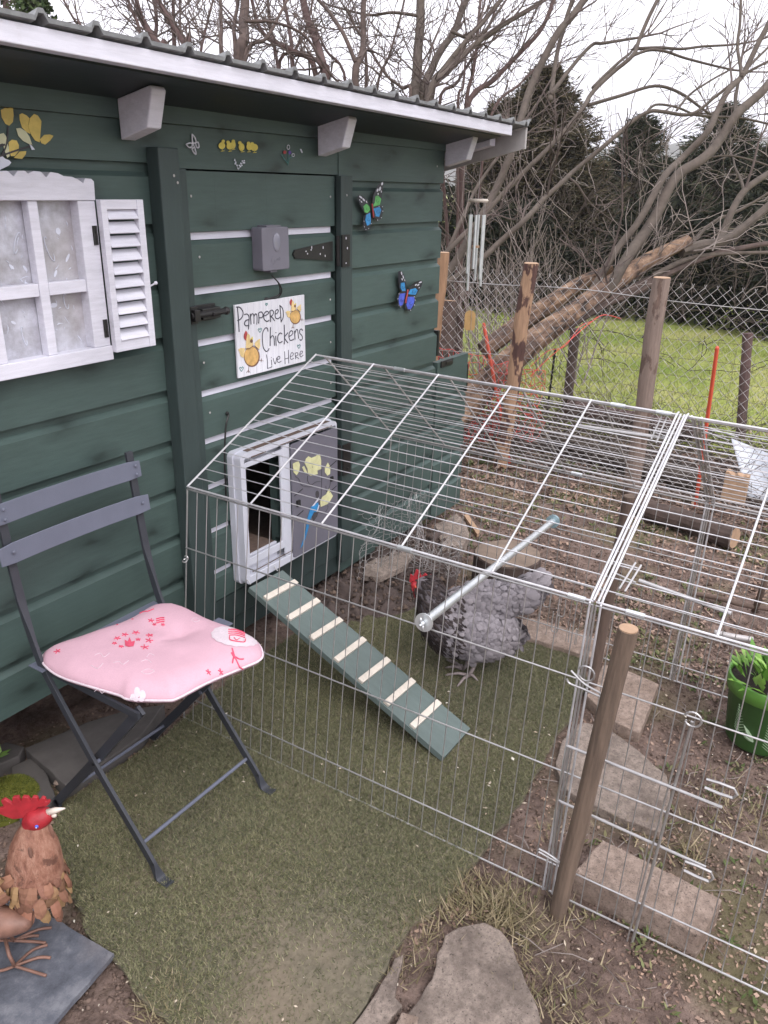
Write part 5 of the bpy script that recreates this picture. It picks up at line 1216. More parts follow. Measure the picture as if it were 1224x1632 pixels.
def rleg(pts, toes, ank):
    m = MB(); A_ = G(*Z6(*ank), 0.026); m.tube([RP(*Z6(*pts[0])), A_+Vector((0, 0, 0.03))-HR*0.006, A_], 0.0036, 8)
    for q in toes:
        pp = [A_]+[G(*Z6(*p), 0.020 if i == 0 else 0.017) for i, p in enumerate(q)]; m.tube(smoothline(pp, 4), 0.0030, 8)
    m.build('leg', mm, rs, smooth=True)
rleg([(30, 330)], [[(330,760),(475,805)],[(390,620),(520,622)],[(330,545),(487,488)],[(60,740),(-30,760)]], (150,705))
rleg([(90, 300)], [[(340,455),(470,470)],[(380,335),(530,312)],[(300,400),(400,395)],[(40,440),(-20,450)]], (140,445))

# ================================================================== STONES, SLABS, LOGS
def slabpoly(name, px, ztop, th, mat, label, cat='slab', rough=0.004, group=None, off=0.0):
    poly = [tuple(G(*p, ztop)[:2]) for p in px]; ro_ = rough_outline(poly, 0.02, rough, seed=len(px)+ztop)
    area = sum(ro_[i][0]*ro_[(i+1) % len(ro_)][1]-ro_[(i+1) % len(ro_)][0]*ro_[i][1] for i in range(len(ro_)))
    m = MB(); m.prism([(x, y, ztop) for x, y in ro_], (0, 0, -th)); return tag(m.build(name, M[mat], fix=True, bevel=0.003), label, cat, group)
slabpoly('paving_stone', [(728,1476),(745,1472),(772,1470),(800,1482),(818,1510),(830,1545),(850,1585),(858,1620),(866,1660),(700,1672),(638,1650),(650,1612),(668,1590),(690,1560),(697,1520),(712,1492)], 0.012, 0.05, 'stone', 'broken grey-brown paving stone, largest in the foreground beside the turf edge', 'paving stone', 0.008)
slabpoly('paving_stone', [(645,1520),(634,1560),(628,1590),(640,1600),(612,1640),(560,1665),(545,1660),(572,1620),(600,1580),(628,1525)], 0.006, 0.04, 'stone', 'narrow flat paving fragment squeezed between turf edge and the large broken stone', 'paving stone', 0.006)
slabpoly('brick', [(640,1612),(668,1620),(662,1650),(625,1645)], 0.0155, 0.02, 'stone2', 'pale brick end at the bottom edge beside the broken stone', 'brick', 0.001)
slabpoly('paving_slab', [(925,1150),(965,1158),(1010,1190),(1062,1235),(1068,1262),(1052,1325),(1012,1312),(960,1290),(905,1262),(884,1222),(895,1180)], 0.010, 0.04, 'stone', 'flat weathered paving slab level with the earth under the run', 'slab', 0.006)
slabpoly('paving_slab', [(962,1058),(1000,1068),(1050,1090),(1020,1168),(975,1148),(935,1108)], 0.030, 0.042, 'stone2', 'pale square slab raised at an edge beside the turf and dark stake', 'slab', 0.002)
slabpoly('kerb_stone', [(961,1338),(1151,1433),(1117,1492),(916,1388)], 0.055, 0.075, 'stone2', 'long thick buff kerb stone lying beside the front stake', 'kerb stone', 0.0025)
slabpoly('paving_slab', [(812,992),(850,984),(915,1005),(970,1022),(958,1052),(900,1034),(812,1006)], 0.022, 0.035, 'stone2', 'long pale slab laid along the far side of the run', 'slab', 0.002)
slabpoly('rubble_block', [(694,836),(728,818),(742,832),(750,852),(735,868),(705,872)], 0.045, 0.07, 'stone', 'pale lump of rubble at the shed corner behind the netting', 'rubble', 0.012)
slabpoly('flagstone', [(39,1192),(80,1175),(140,1150),(200,1132),(262,1122),(225,1172),(160,1218),(103,1250)], 0.034, 0.05, 'darkstone', 'dark dirty flagstone under the shed edge behind the chair', 'flagstone', 0.003)
slabpoly('flagstone', [(-30,1200),(10,1182),(38,1190),(30,1205),(-20,1226)], 0.03, 0.045, 'darkstone', 'small dark flagstone under the shed beside the moss cushion', 'flagstone', 0.003)
slabpoly('flagstone', [(18,1222),(48,1208),(72,1228),(88,1268),(70,1300),(30,1300)], 0.016, 0.03, 'darkstone', 'cracked flagstone between the moss and the rooster comb', 'flagstone', 0.004)
m = MB(); c = G(93, 1249, 0.01); m.ball(c+Vector((0, 0, 0.006)), (0.012, 0.010, 0.007), 7, 5); tag(m.build('pebble', M['stone2']), 'small buff pebble beside the dark flagstone', 'pebble')
slabpoly('flat_stone', [(582,900),(636,868),(660,876),(648,900),(604,920),(582,916)], 0.088, 0.025, 'stone', 'flat brown stone set on the soil bank behind the ramp', 'stone', 0.008)
# soil bank under the shed corner
sx, sy = np.linspace(1.92, 3.0, 120), np.linspace(-0.36, 0.30, 80); bv = []
for x in sx:
    for y in sy:
        u = (x-2.36)/0.52; v = (y-0.03)/0.34; e = max(0, 1-(u*u+v*v)); bv.append((x, y, -0.02+0.125*e**0.55*(0.72+0.5*noise.noise((x*9, y*9, 0)))+0.032*noise.noise((x*24, y*24, 3))*min(1, e*4)+0.016*noise.noise((x*70, y*70, 3))*min(1, e*4)))
i2, j2 = np.meshgrid(np.arange(119), np.arange(79), indexing='ij'); b2_ = (i2*80+j2).ravel()
tag(np_mesh('soil_bank', simple('dark_soil', (0.075, 0.055, 0.048), 0.95, 0.45, 26, 0.9, 0.012), np.array(bv), np.stack([b2_, b2_+80, b2_+81, b2_+1], 1)), kind='structure')
ids = [i for i in range(len(bv)) if bv[i][2] > 0.012]; ii_ = rng.choice(ids, 2600); B_ = np.array(bv)[ii_]
oc = np.array([[1,0,0],[0,1,0],[-1,0,0],[0,-1,0],[0,0,.8],[0,0,-.8]], float); s = (0.003+0.012*rng.random(2600)**3)[:, None, None]
V = oc[None]*s*rng.uniform(.5, 1.4, (2600, 6, 3))+(B_+rng.normal(0, .004, B_.shape))[:, None]; T = np.array([[0,1,4],[1,2,4],[2,3,4],[3,0,4],[1,0,5],[2,1,5],[3,2,5],[0,3,5]])
tag(np_mesh('soil_crumbs', island('dark_soil_crumbs', [(0.045, 0.034, 0.03), (0.10, 0.073, 0.06), (0.07, 0.052, 0.045), (0.17, 0.125, 0.10)]), V.reshape(-1, 3), (T[None]+np.arange(2600)[:, None, None]*6).reshape(-1, 3)), kind='stuff')
# stump
sc = G(810, 882, 0.165); st_ = thing('stump', (sc.x, sc.y, 0), 'sawn tree stump round with a pale top behind the hen', 'stump'); m = MB(); rings = []
for z, rr in ((-0.02, 0.128), (0.03, 0.127), (0.10, 0.125), (0.160, 0.124), (0.165, 0.120)):
    rings.append([Vector((sc.x+rr*(1+0.07*noise.noise((math.cos(t)*1.6, math.sin(t)*1.6, 2)))*math.cos(t), sc.y+rr*1.0*(1+0.07*noise.noise((math.cos(t)*1.6, math.sin(t)*1.6, 2)))*math.sin(t), z)) for t in [2*math.pi*k/30 for k in range(30)]])
m.ring_loft(rings); m.build('bark', M['bark'], st_)
m = MB(); m.ring_loft([[Vector((p.x, p.y, 0.1653)) for p in rings[-1]], [Vector((sc.x+(p.x-sc.x)*0.5, sc.y+(p.y-sc.y)*.5, 0.167)) for p in rings[-1]], [Vector((sc.x+(p.x-sc.x)*0.05, sc.y+(p.y-sc.y)*.05, 0.1665)) for p in rings[-1]]]); m.build('cut_face', simple('old_cut_wood', (0.22, 0.165, 0.125), 0.85, 0.3, 20, 0.6), st_)
m = MB(); a, b = G(742, 822, 0.01), G(763, 852, 0.01); m.bar(a, b, Vector((0.016, 0, 0)), Vector((0, 0, 0.008))); tag(m.build('wood_offcut', M['cut_wood']), 'short brown offcut lying on litter beyond the run corner', 'offcut')
def log(name, p, q, r, label, mat='bark', cut='cut_wood', grp=None, bend=0.0):
    t = thing(name, p, label, 'log', grp); m = MB(); pts = []; rr = []
    for k in range(9):
        s = k/8; pts.append(p.lerp(q, s)+Vector((0, 0, bend*math.sin(s*3.14)))+Vector((0.02*noise.noise((k*.7, p.x, 0)), 0, .015*noise.noise((k*.9, p.x, 3))))); rr.append(r*(1+0.18*noise.noise((k*0.8, p.y, 1))))
    m.tube(pts, rr, 14); m.build('bark', M[mat], t)
    for e, o_, k_ in ((pts[0], pts[1], 0), (pts[-1], pts[-2], -1)):
        d_ = (e-o_).normalized(); m = MB(); m.tube([e-d_*0.002, e+d_*0.003], rr[k_]*0.86, 14); m.build('cut_end', M[cut], t)
log('log', G(1010, 802, 0.045), G(1170, 858, 0.045), 0.05, 'dark fallen log lying beyond the run below the big fence post')
log('log', G(880, 700, 0.05), G(1120, 770, 0.05), 0.055, 'grey weathered log lying under the fence behind the first log', 'bark_grey')
log('log', G(905, 650, 0.06), G(1110, 690, 0.06), 0.06, 'rotten reddish log at the meadow edge beyond the fence', 'bark_red')
q_ = X(707, 480, 4.5); log('log', Vector((q_.x-0.03, q_.y, -0.05)), q_, 0.085, 'thick upright sawn log with a bright cut top beside the shed corner')
m = MB(); c = X(1172, 772, 3.75); b0_ = []
for k in range(9): b0_.append(c+Vector((0, -0.05+0.1*k/8, 0.045+0.03*noise.noise((k*2.1, 0, 0)))))
m.prism([c+Vector((0, -0.05, -0.09))]+b0_+[c+Vector((0, 0.05, -0.09))], (0.05, 0, 0)); tag(m.build('split_stump', M['cut_wood'], fix=True), 'broken pale wooden stump with a jagged top beside the white sheet', 'stump')
# buckled white sheet beyond the fence
m = MB(); rows = []
for i in range(9):
    t = i/8; rows.append([X(1165+75*t+s*25, 700+s*90+t*28, 4.05+0.22*(1-s)+0.05*math.sin(t*4)) for s in (0, .25, .5, .75, 1)])
b_ = len(m.v); m.v += [tuple(p) for r in rows for p in r]
for i in range(8):
    for j in range(4): a = b_+i*5+j; m.f.append((a, a+5, a+6, a+1))
o = tag(m.build('metal_sheet', M['sheetmetal'], smooth=True), 'buckled white metal sheet leaning on logs by the fence', 'sheet'); md = o.modifiers.new('s', 'SOLIDIFY'); md.thickness = 0.006
def pipe(name, pts, r, mat, label, cat): m = MB(); m.tube(smoothline(pts, 5), r, 10); return tag(m.build(name, M[mat], smooth=True), label, cat)
pipe('hose', [G(1100, 945, 0.015), G(1140, 952, 0.02), G(1190, 965, 0.02), G(1260, 975, 0.02)], 0.010, 'stake_dark', 'dark length of hose lying on the earth behind the green pot', 'hose')
pipe('pipe_stub', [G(1138, 1008, 0.02), G(1165, 1014, 0.02), G(1200, 1020, 0.02)], 0.011, 'wire_old', 'short grey pipe end beside the green flower pot', 'pipe')
pipe('thin_stake', [G(1202, 975, 0.0), X(1236, 880, G(1202, 975).x)], 0.011, 'stake_dark', 'thin dark stake pushed in behind the green pot', 'stake')

# stakes at the seam of the run
def stake(name, base, top, r, mat, label, grp=None, cut='stake'):
    t = thing(name, base, label, 'stake', grp); m = MB(); pts = [base.lerp(top, k/8)+Vector((0.003*noise.noise((k, base.x, 0)), 0.003*noise.noise((k, base.x, 5)), 0)) for k in range(9)]
    pts[0] += Vector((0, 0, -0.04)); m.tube(pts, [r*(1+0.05*noise.noise((k*.8, r*40, 2))) for k in range(9)], 16); m.build('shaft', M[mat], t)
    m = MB(); m.tube([pts[-1], pts[-1]+Vector((0, 0, 0.0025))], r*0.93, 16); m.build('cut_top', M[cut], t)
bp = G(888, 1452); stake('wooden_stake', bp, X(1001, 1003, bp.x), 0.0180, 'stake', 'round weathered wooden stake outside the run seam, nearest the camera', cut='cut_wood')
bp = G(940, 1104); stake('wooden_stake', bp, X(1003, 792, bp.x), 0.0165, 'stake_dark', 'dark wet wooden stake inside the run behind the seam')

# flower pot
pc = Vector((2.135, -1.475, 0.0))-HR*0.0+Vector((-0.01, 0.012, 0)); pt = thing('flower_pot', pc, 'bright green plastic pot with fern pattern, planted with pale green leaves', 'pot')
m = MB(); m.lathe(pc, [(0.082, 0.002), (0.086, 0.01), (0.101, 0.165), (0.104, 0.168)], 40); m.build('pot_wall', M['pot_dark'], pt, smooth=True)
m = MB(); m.lathe(pc, [(0.1045, 0.162), (0.108, 0.164), (0.111, 0.205), (0.109, 0.208), (0.103, 0.206), (0.102, 0.19)], 40, caps=False); m.build('rim', M['pot'], pt, smooth=True)
m = MB(); m.lathe(pc, [(0.001, 0.193), (0.102, 0.188)], 30, caps=False); m.build('compost', M['soil'], pt)
m = MB(); m2 = MB()
def onpot(a, z): r = 0.0855+(z/0.165)*0.0165; return pc+Vector((r*math.cos(a), r*math.sin(a), z))
base_a = math.atan2(CAM.y-pc.y, CAM.x-pc.x)
def fern(mb, a0, z0, da, dz, L, n=11):
    for k in range(n):
        t = k/(n-1); a = a0+da*t; z = z0+dz*t; w_ = L*(1-t)*0.9+0.003
        for s in (1, -1): mb.tube([onpot(a, z), onpot(a+s*w_/0.1*0.8, z+w_*0.55)], [0.0018, 0.0006], 4)
    mb.tube([onpot(a0, z0), onpot(a0+da, z0+dz)], 0.0012, 4)
fern(m, base_a+0.45, 0.02, -0.25, 0.10, 0.035); fern(m, base_a-0.55, 0.05, -0.10, 0.09, 0.025); fern(m, base_a+1.3, 0.03, 0.2, 0.09, 0.03)
for a0, z0, a1, z1 in ((-0.1, 0.05, -0.42, 0.085), (-0.08, 0.045, -0.45, 0.06), (0.2, 0.11, 0.7, 0.115)):
    p = [onpot(base_a+lerp(a0, a1, t), lerp(z0, z1, t)) for t in (0, .3, .6, 1)]; m.tube(p, [0.002, 0.006, 0.006, 0.001], 6)
m.build('fern_pattern', M['pot_light'], pt)
n = 150; a = rng.uniform(0, 6.28, n); r = rng.uniform(0, 0.09, n)
P3 = np.stack([pc.x+r*np.cos(a), pc.y+r*np.sin(a), 0.19+rng.uniform(0, 0.03, n)], 1); D = np.stack([np.cos(a)*0.9, np.sin(a)*0.9, rng.uniform(0.3, 1.8, n)], 1)
V, F = leaf_soup(P3, D+rng.normal(0, .3, (n, 3)), np.tile([0, 0, 1.0], (n, 1)), rng.uniform(0.03, 0.075, n), rng.uniform(0.012, 0.024, n)); np_mesh('leaves', M['leafgreen'], V, F, pt)
# moss cushion and a weed leaf
mc = G(12, 1285, 0.0); m = MB(); m.ball(mc+Vector((0, 0, 0.01)), (0.075, 0.06, 0.055), 18, 10); 
ms = thing('moss_cushion', mc, 'yellow-green moss cushion on stone behind the rooster comb', 'moss'); m.build('mound', M['moss'], ms, smooth=True)
n = 5000; th_ = rng.uniform(0, 6.28, n); ph = np.arccos(rng.uniform(0, 1, n)); N3 = np.stack([np.sin(ph)*np.cos(th_), np.sin(ph)*np.sin(th_), np.cos(ph)], 1); P3 = N3*np.array([0.075, 0.06, 0.055])+np.array([mc.x, mc.y, mc.z+0.01])
V, F = leaf_soup(P3, N3+rng.normal(0, .6, (n, 3)), np.roll(N3, 1, 1), rng.uniform(.004, .010, n), rng.uniform(.0015, .003, n)); np_mesh('moss_tufts', M['moss'], V, F, ms)
m = MB(); q = G(0, 1222, 0.0); wl = thing('weed', q, 'small weed with bright green leaves at the shed foot', 'weed')
P3 = np.array([[q.x, q.y, 0.03]]*7); D = np.array([[1, -.3, .3], [.3, .8, .5], [-.8, .2, .5], [-.5, -.6, .6], [.6, .5, .8], [.5, -.8, .4], [0, 0, 1]]); V, F = leaf_soup(P3, D, np.tile([0, 0, 1.0], (7, 1)), np.full(7, 0.035), np.full(7, 0.016)); np_mesh('leaves', M['leafgreen'], V, F, wl); m.tube([q, q+Vector((0, 0, .04))], .002, 5); m.build('stem', M['leafgreen'], wl)
# ================================================================== FENCE
FX = 3.93
fn_ = thing('chain_link_fence', (FX, -0.6, 0), 'galvanised chain-link fence on round posts between the yard and the meadow', 'fence')
m = MB(); w2, h2 = 0.0134, 0.0265; y = 1.6; k = 0; top = 1.03
fy0, fy1 = 2.2, -4.2; nc = int((fy0-fy1)/(w2*2))
def fx(y): return FX + 0.02*noise.noise((y*1.3, 0, 0))
for c in range(nc):
    yc = fy0-c*w2*2; pts = []; nr = int(top/h2)
    for r in range(nr+1):
        yy = yc+(w2 if (r+c) % 2 else -w2); zz = 0.02+r*h2 + 0.006*noise.noise((yy*1.1, 0, 5)); dx_ = 0.0012*(1 if (r+c) % 2 else -1)
        pts.append((fx(yy)+0.012*noise.noise((yy*2, zz*2, 0))+dx_, yy, zz))
    pts.append((pts[-1][0], pts[-1][1]-w2*0.35*(1 if (nr+c) % 2 else -1), pts[-1][2]+0.014))
    m.tube(pts, 0.00175, 3, False)
m.build('mesh_panel', M['wire_old'], fn_)
m = MB()
def wz(y): return 0.965+0.030*abs(math.sin((y+0.58)*2.2))**0.8*0+0.012*math.cos(y*3.1)+0.01*noise.noise((y*2, 0, 9))
m.tube([(fx(y)-0.006, y, wz(y)) for y in np.linspace(fy0, fy1, 80)], 0.0022, 6)
m.tube([(fx(y)-0.006, y, 0.60+0.012*math.cos(y*3.1+1)+0.008*noise.noise((y*2, 3, 9))) for y in np.linspace(fy0, 0.05, 40)], 0.0020, 6); m.build('tension_wire', M['wire'], fn_)
def fpost(base, top_, r, mat, label=None):
    m = MB(); n = 12; pts = [base.lerp(top_, k/(n-1))+Vector((0.006*noise.noise((k*.7, r*90, 0)), 0.007*noise.noise((k*.7, r*90, 4)), 0)) for k in range(n)]; pts[0] += Vector((0, 0, -.05)); rings = []
    for k, p in enumerate(pts): rings.append([p+Vector((math.cos(t), math.sin(t), 0))*r*(1+0.10*noise.noise((math.cos(t)*1.5, math.sin(t)*1.5, k*.45+r*50))) for t in [2*math.pi*j/18 for j in range(18)]])
    m.ring_loft(rings); o = m.build('post', mat, fn_)
    m = MB(); m.ring_loft([[v+Vector((0, 0, 0.0015)) for v in rings[-1]], [pts[-1].lerp(v, 0.9)+Vector((0, 0, 0.004)) for v in rings[-1]]]); m.build('cut_top', M['cut_wood'], o)
def patchy(name, c, dark, thr=0.52, sc=(5, 5, 2.2)):
    m, nt, bs = new_mat(name); v = coords(nt, sc); a = noisetex(nt, v, 2.2, 5, 0.6); g = noisetex(nt, coords(nt, (6, 6, .7)), 14, 5, .7)
    base = ramp(nt, g, [(0.3, tuple(x*.75 for x in c)), (0.7, tuple(x*1.2 for x in c))]); f_ = ramp(nt, a, [(thr, (0, 0, 0)), (thr+0.03, (1, 1, 1))])
    dk = ramp(nt, g, [(0.3, tuple(x*.6 for x in dark)), (0.7, tuple(x*1.4 for x in dark))])
    nt.links.new(mixc(nt, f_, base, dk), bs.inputs['Base Color']); bs.inputs['Roughness'].default_value = 0.8; bump(nt, bs, a, 0.5, 0.01); return m
mp1 = patchy('half_peeled_post', (0.36, 0.225, 0.14), (0.085, 0.042, 0.034), 0.49); mp2 = patchy('grey_brown_post', (0.22, 0.165, 0.135), (0.12, 0.08, 0.062), 0.56)
b1 = G(803, 735); fpost(Vector((FX-0.045, b1.y-0.02, 0)), X(846, 420, FX-0.045), 0.038, mp1)
b2 = Vector((FX-0.05, -0.575, 0)); fpost(b2, X(1054, 443, FX-0.05), 0.040, mp2)
fpost(Vector((FX-0.03, 0.67, 0)), X(708, 403, FX-0.03), 0.030, M['post_tan'])
fpost(Vector((FX-0.04, -2.0, 0)), Vector((FX-0.04, -2.02, 1.06)), 0.04, mp2); fpost(Vector((FX-0.04, -3.3, 0)), Vector((FX-0.04, -3.3, 1.07)), 0.04, mp2)

# older stock fence further out
sf_ = thing('stock_fence', (5.25, -0.2, 0), 'old rusty stock netting fence on dark posts at the meadow edge', 'fence')
for i, (bx, by, tx, tz, r) in enumerate(((5.26, -0.86, (1192, 531), 0, 0.030), (5.30, 0.31, (917, 524), 0, 0.033), (5.28, 1.6, None, 0, 0.03), (5.26, -2.4, None, 0, 0.03))):
    m = MB(); base = Vector((bx, by, -0.05)); t_ = X(tx[0], tx[1], bx) if tx else Vector((bx, by, 0.7)); m.tube([base.lerp(t_, k/6)+Vector((0, 0.006*noise.noise((k, i, 0)), 0)) for k in range(7)], [r*(1+.12*noise.noise((k*.9, i, 3))) for k in range(7)], 12); m.build('post', M['bark'] if i == 1 else M['bark_red'], sf_)
m = MB()
for z in (0.08, 0.16, 0.25, 0.35, 0.46, 0.58): m.tube([(5.22+0.02*noise.noise((y, z, 0)), y, z+0.02*noise.noise((y*1.5, z*3, 1))) for y in np.linspace(3, -4.5, 60)], 0.0014, 3, False)
for y in np.arange(3, -4.5, -0.11):
    m.tube([(5.22, y, 0.02), (5.22, y+0.02*noise.noise((y, 3, 0)), 0.60)], 0.0012, 3, False)
m.build('netting', M['wire_rust'], sf_)
ep = X(885, 556, 4.85); m = MB(); m.tube([G(872, 655, 0)+Vector((0, 0, -.03)), ep], 0.0075, 8)
for z in (0.15, .25, .35, .45): m.tube([Vector((ep.x, ep.y-0.02, z)), Vector((ep.x, ep.y+0.02, z))], 0.003, 5)
tag(m.build('electric_fence_stake', M['black']), 'thin black plastic fence stake standing behind the leaning trunk', 'fence stake')
def ostake(base, top_, label):
    m = MB(); d_ = (top_-base).normalized(); s = d_.cross(Nh).normalized(); rings = [[p+s*0.009*a+Nh*0.006*b for a, b in ((-1, 0), (-.3, -1), (.3, -1), (1, 0), (0, 1))] for p in (base-d_*.03, base.lerp(top_, .5), top_)]; m.ring_loft(rings); m.ball(top_, (0.009, 0.008, 0.010), 8, 5)
    tag(m.build('net_stake', M['orange'], fix=True), label, 'stake', 'orange plastic net stakes')
ostake(Vector((3.99, 0.152, 0)), X(771, 517, 4.0), 'orange plastic net stake left of the half-peeled fence post'); ostake(G(1108, 808), X(1143, 555, 3.6), 'orange plastic net stake standing right of the grey-brown fence post')
m = MB()
def on(u, v):      # slack sheep netting
    y_ = lerp(1.15, 0.02, u)
    top_ = 0.63-0.12*u
    lo = 0.02+0.30*max(0, u-.55)
    return Vector((4.02+0.10*noise.noise((u*7, v*3, 0))+0.05*u+0.06*noise.noise((u*19, v*9, 2)), y_+0.035*noise.noise((u*15, v*7, 5)), lerp(lo, top_, v)+0.05*noise.noise((u*14, v*6, 8))))
nu, nv = 38, 10
for j in range(nv+1): m.tube(smoothline([on(k/nu, j/nv) for k in range(nu+1)], 2), 0.0021, 4, False)
for k in range(nu+1): m.tube(smoothline([on(min(1, k/nu+0.01*noise.noise((k, j, 0))), j/nv) for j in range(nv+1)], 2), 0.0018, 4, False)
m.tube(smoothline([Dp(845, 600, 4.3), Dp(870, 575, 4.3), Dp(905, 545, 4.3), Dp(940, 515, 4.35), Dp(962, 502, 4.4), Dp(990, 508, 4.4)], 6), 0.0024, 4, False)
m.tube(smoothline([Dp(845, 585, 4.3), Dp(872, 560, 4.3), Dp(900, 552, 4.3), Dp(925, 520, 4.35), Dp(945, 512, 4.4)], 6), 0.0018, 4, False)
for k in range(60):
    u = random.uniform(0, .8); v = random.uniform(0, .9); p = on(u, v); m.tube(smoothline([p+Vector((random.uniform(-.04, .04), random.uniform(-.07, .07), random.uniform(-.06, .06))) for _ in range(4)], 4), 0.0018, 4, False)
tag(m.build('orange_netting', M['net_red']), 'slack red-orange poultry netting tangled behind the chain-link fence', 'netting')

# ================================================================== TREES
def rnd_unit(): 
    v = Vector((random.gauss(0, 1), random.gauss(0, 1), random.gauss(0, 1))); return v.normalized()
def twig(mb, p, d, L, r, depth, nseg=5, up=0.12, curl=0.22, spawn=3, rmin=0.0016):
    pts = [p]; rr = [r]; dd = d.normalized(); dirs = [dd]
    for k in range(nseg):
        dd = (dd + rnd_unit()*curl + Vector((0, 0, up))).normalized(); pts.append(pts[-1]+dd*L/nseg); rr.append(max(rmin, r*(1-0.8*(k+1)/nseg))); dirs.append(dd)
    mb.tube(pts, rr, 3 if r < 0.006 else 5, False)
    if depth > 0:
        for k in range(spawn):
            i = random.randint(1, nseg); q = (dirs[i]+rnd_unit()*0.75+Vector((0, 0, 0.1))).normalized()
            twig(mb, pts[i], q, L*random.uniform(0.35, 0.65), max(rmin, rr[i]*0.75), depth-1, max(3, nseg-1), up, curl, spawn, rmin)
def limb_pts(pl, dist, jit=0.0):
    """pixel path -> 3D path at a distance that drifts"""
    out = []; n = len(pl); d1 = dist if isinstance(dist, tuple) else (dist, dist*1.06)
    for i, p in enumerate(pl): out.append(Dp(p[0], p[1], lerp(d1[0], d1[1], i/(n-1))+jit*noise.noise((i*1.3, dist if not isinstance(dist, tuple) else dist[0], p[0]*.01))))
    return out
def tree(name, label, limbs, base, mat='bark_red', tw='twig', dens=1.0, group=None, L0=(0.25, 0.85), rmin=0.0028, cat='tree', depth=2):
    b = Vector(base); t = thing(name, b, label, cat, group); tm = MB(); wm = MB()
    for (pl, dist, r0, r1, root) in limbs:
        P = limb_pts(pl, dist, 0.15); dm = dist[0] if isinstance(dist, tuple) else dist; ra, rb = r0*dm/FP*0.88, r1*dm/FP*0.88
        if root: pre = [b+Vector((random.uniform(-.05, .05), random.uniform(-.05, .05), -0.1)), b.lerp(P[0], 0.5)+Vector((0, 0, 0.0))]; P2 = pre+P; rr_ = [ra*1.35, ra*1.15]
        else: P2 = P; rr_ = []
        S = smoothline(P2, 5); n = len(S); rr = [max(0.0035, (ra*1.25 if root else ra)+(rb-(ra*1.25 if root else ra))*(i/(n-1))) for i in range(n)]
        S = [p+Vector((noise.noise((p.x*4, p.y*4, p.z*4)), noise.noise((p.x*4, p.y*4, p.z*4+9)), 0))*min(0.02, ra*0.5) for p in S]
        tm.tube(S, rr, 9 if ra > 0.015 else 6)
        length = sum((S[i+1]-S[i]).length for i in range(n-1)); cnt = int(length*(2.6 if group == TG else 1.35)*dens)
        for _ in range(cnt):
            i = random.randint(int(n*0.25) if root else 1, n-2); d_ = (S[i+1]-S[i]).normalized(); q = (d_*0.75+rnd_unit()*0.8+Vector((0, 0, 0.15))).normalized()
            twig(wm, S[i], q, random.uniform(*L0)*(0.75+0.4*random.random()), min(rr[i]*0.5, 0.0085), depth, 6, 0.03, 0.26, 3, rmin)
        d_ = (S[-1]-S[-2]).normalized(); twig(wm, S[-1], d_, 0.9, rr[-1], depth, 6, 0.05, 0.12, 4, rmin)
    tm.build('trunk', M[mat], t, smooth=True)
    if wm.v: wm.build('branches', M[tw], t)
    return t
TG = 'bare trees standing behind the shed roof'
gp = lambda px, dist: Vector((Dp(px, 300, dist).x, Dp(px, 300, dist).y, 0))
TG = 'bare trees standing behind the shed roof'
tree('bare_tree', 'leafless tree with forked mid-brown limbs behind the left of the roof', [([(262,90),(257,76),(228,32),(214,-20)], 6.0, 6, 4, True), ([(228,80),(208,12),(195,-40)], 6.1, 3.5, 2.5, True), ([(300,85),(294,71),(267,24),(232,-30)], 5.9, 6, 4, True), ([(250,85),(249,40),(247,-30)], 6.3, 4, 3, True), ([(278,85),(277,40),(275,-20)], 6.1, 4, 3, True), ([(135,60),(120,35),(96,-10)], 6.5, 2.5, 2, True), ([(318,100),(325,60),(342,-10)], 6.2, 3, 2, True)], gp(262, 6.0), 'bark_red', group=TG, dens=1.25)
tree('bare_tree', 'leafless tree with one thick dark straight trunk above the roof middle', [([(383,105),(389,60),(390,20),(394,-40)], 5.4, 10, 8, True), ([(354,95),(353,45),(350,-20)], 5.5, 4, 3, True), ([(388,105),(427,58),(462,-8)], 5.3, 4, 2.5, True), ([(376,95),(374,40),(384,-20)], 5.5, 4, 3, True), ([(390,34),(438,36),(486,58),(520,110),(540,132)], 5.2, 2.8, 2, False)], gp(385, 5.4), 'bark', group=TG)
tree('bare_tree', 'leafless tree with crossing reddish limbs left of the pale trunk', [([(519,135),(513,105),(503,69),(482,-5),(476,-40)], 5.7, 8, 6, True), ([(505,125),(465,82),(427,62),(408,30),(398,-20)], 5.8, 5, 3, True), ([(467,118),(462,51),(450,-10)], 6.0, 4, 3, True), ([(445,118),(470,80),(490,40),(500,-10)], 6.1, 3, 2.2, True), ([(444,112),(432,50),(425,-20)], 6.0, 3, 2.5, True), ([(552,140),(520,80),(500,40)], 6.0, 2.5, 2, True)], gp(515, 5.7), 'bark_red', group=TG)
tree('bare_tree', 'leafless tree with twin dark stems parting above the roof', [([(566,145),(575,90),(579,60),(579,-30)], 5.5, 6.5, 5, True), ([(583,148),(584,100),(578,55)], 5.6, 3.2, 2.5, True), ([(568,100),(550,60),(530,27),(500,-8)], 5.5, 4, 3, False), ([(654,162),(640,140),(616,120),(589,79),(570,50)], 5.6, 2.8, 2, True), ([(600,150),(620,90),(640,20),(650,-30)], 5.9, 2.5, 2, True)], gp(575, 5.5), 'bark', group=TG)
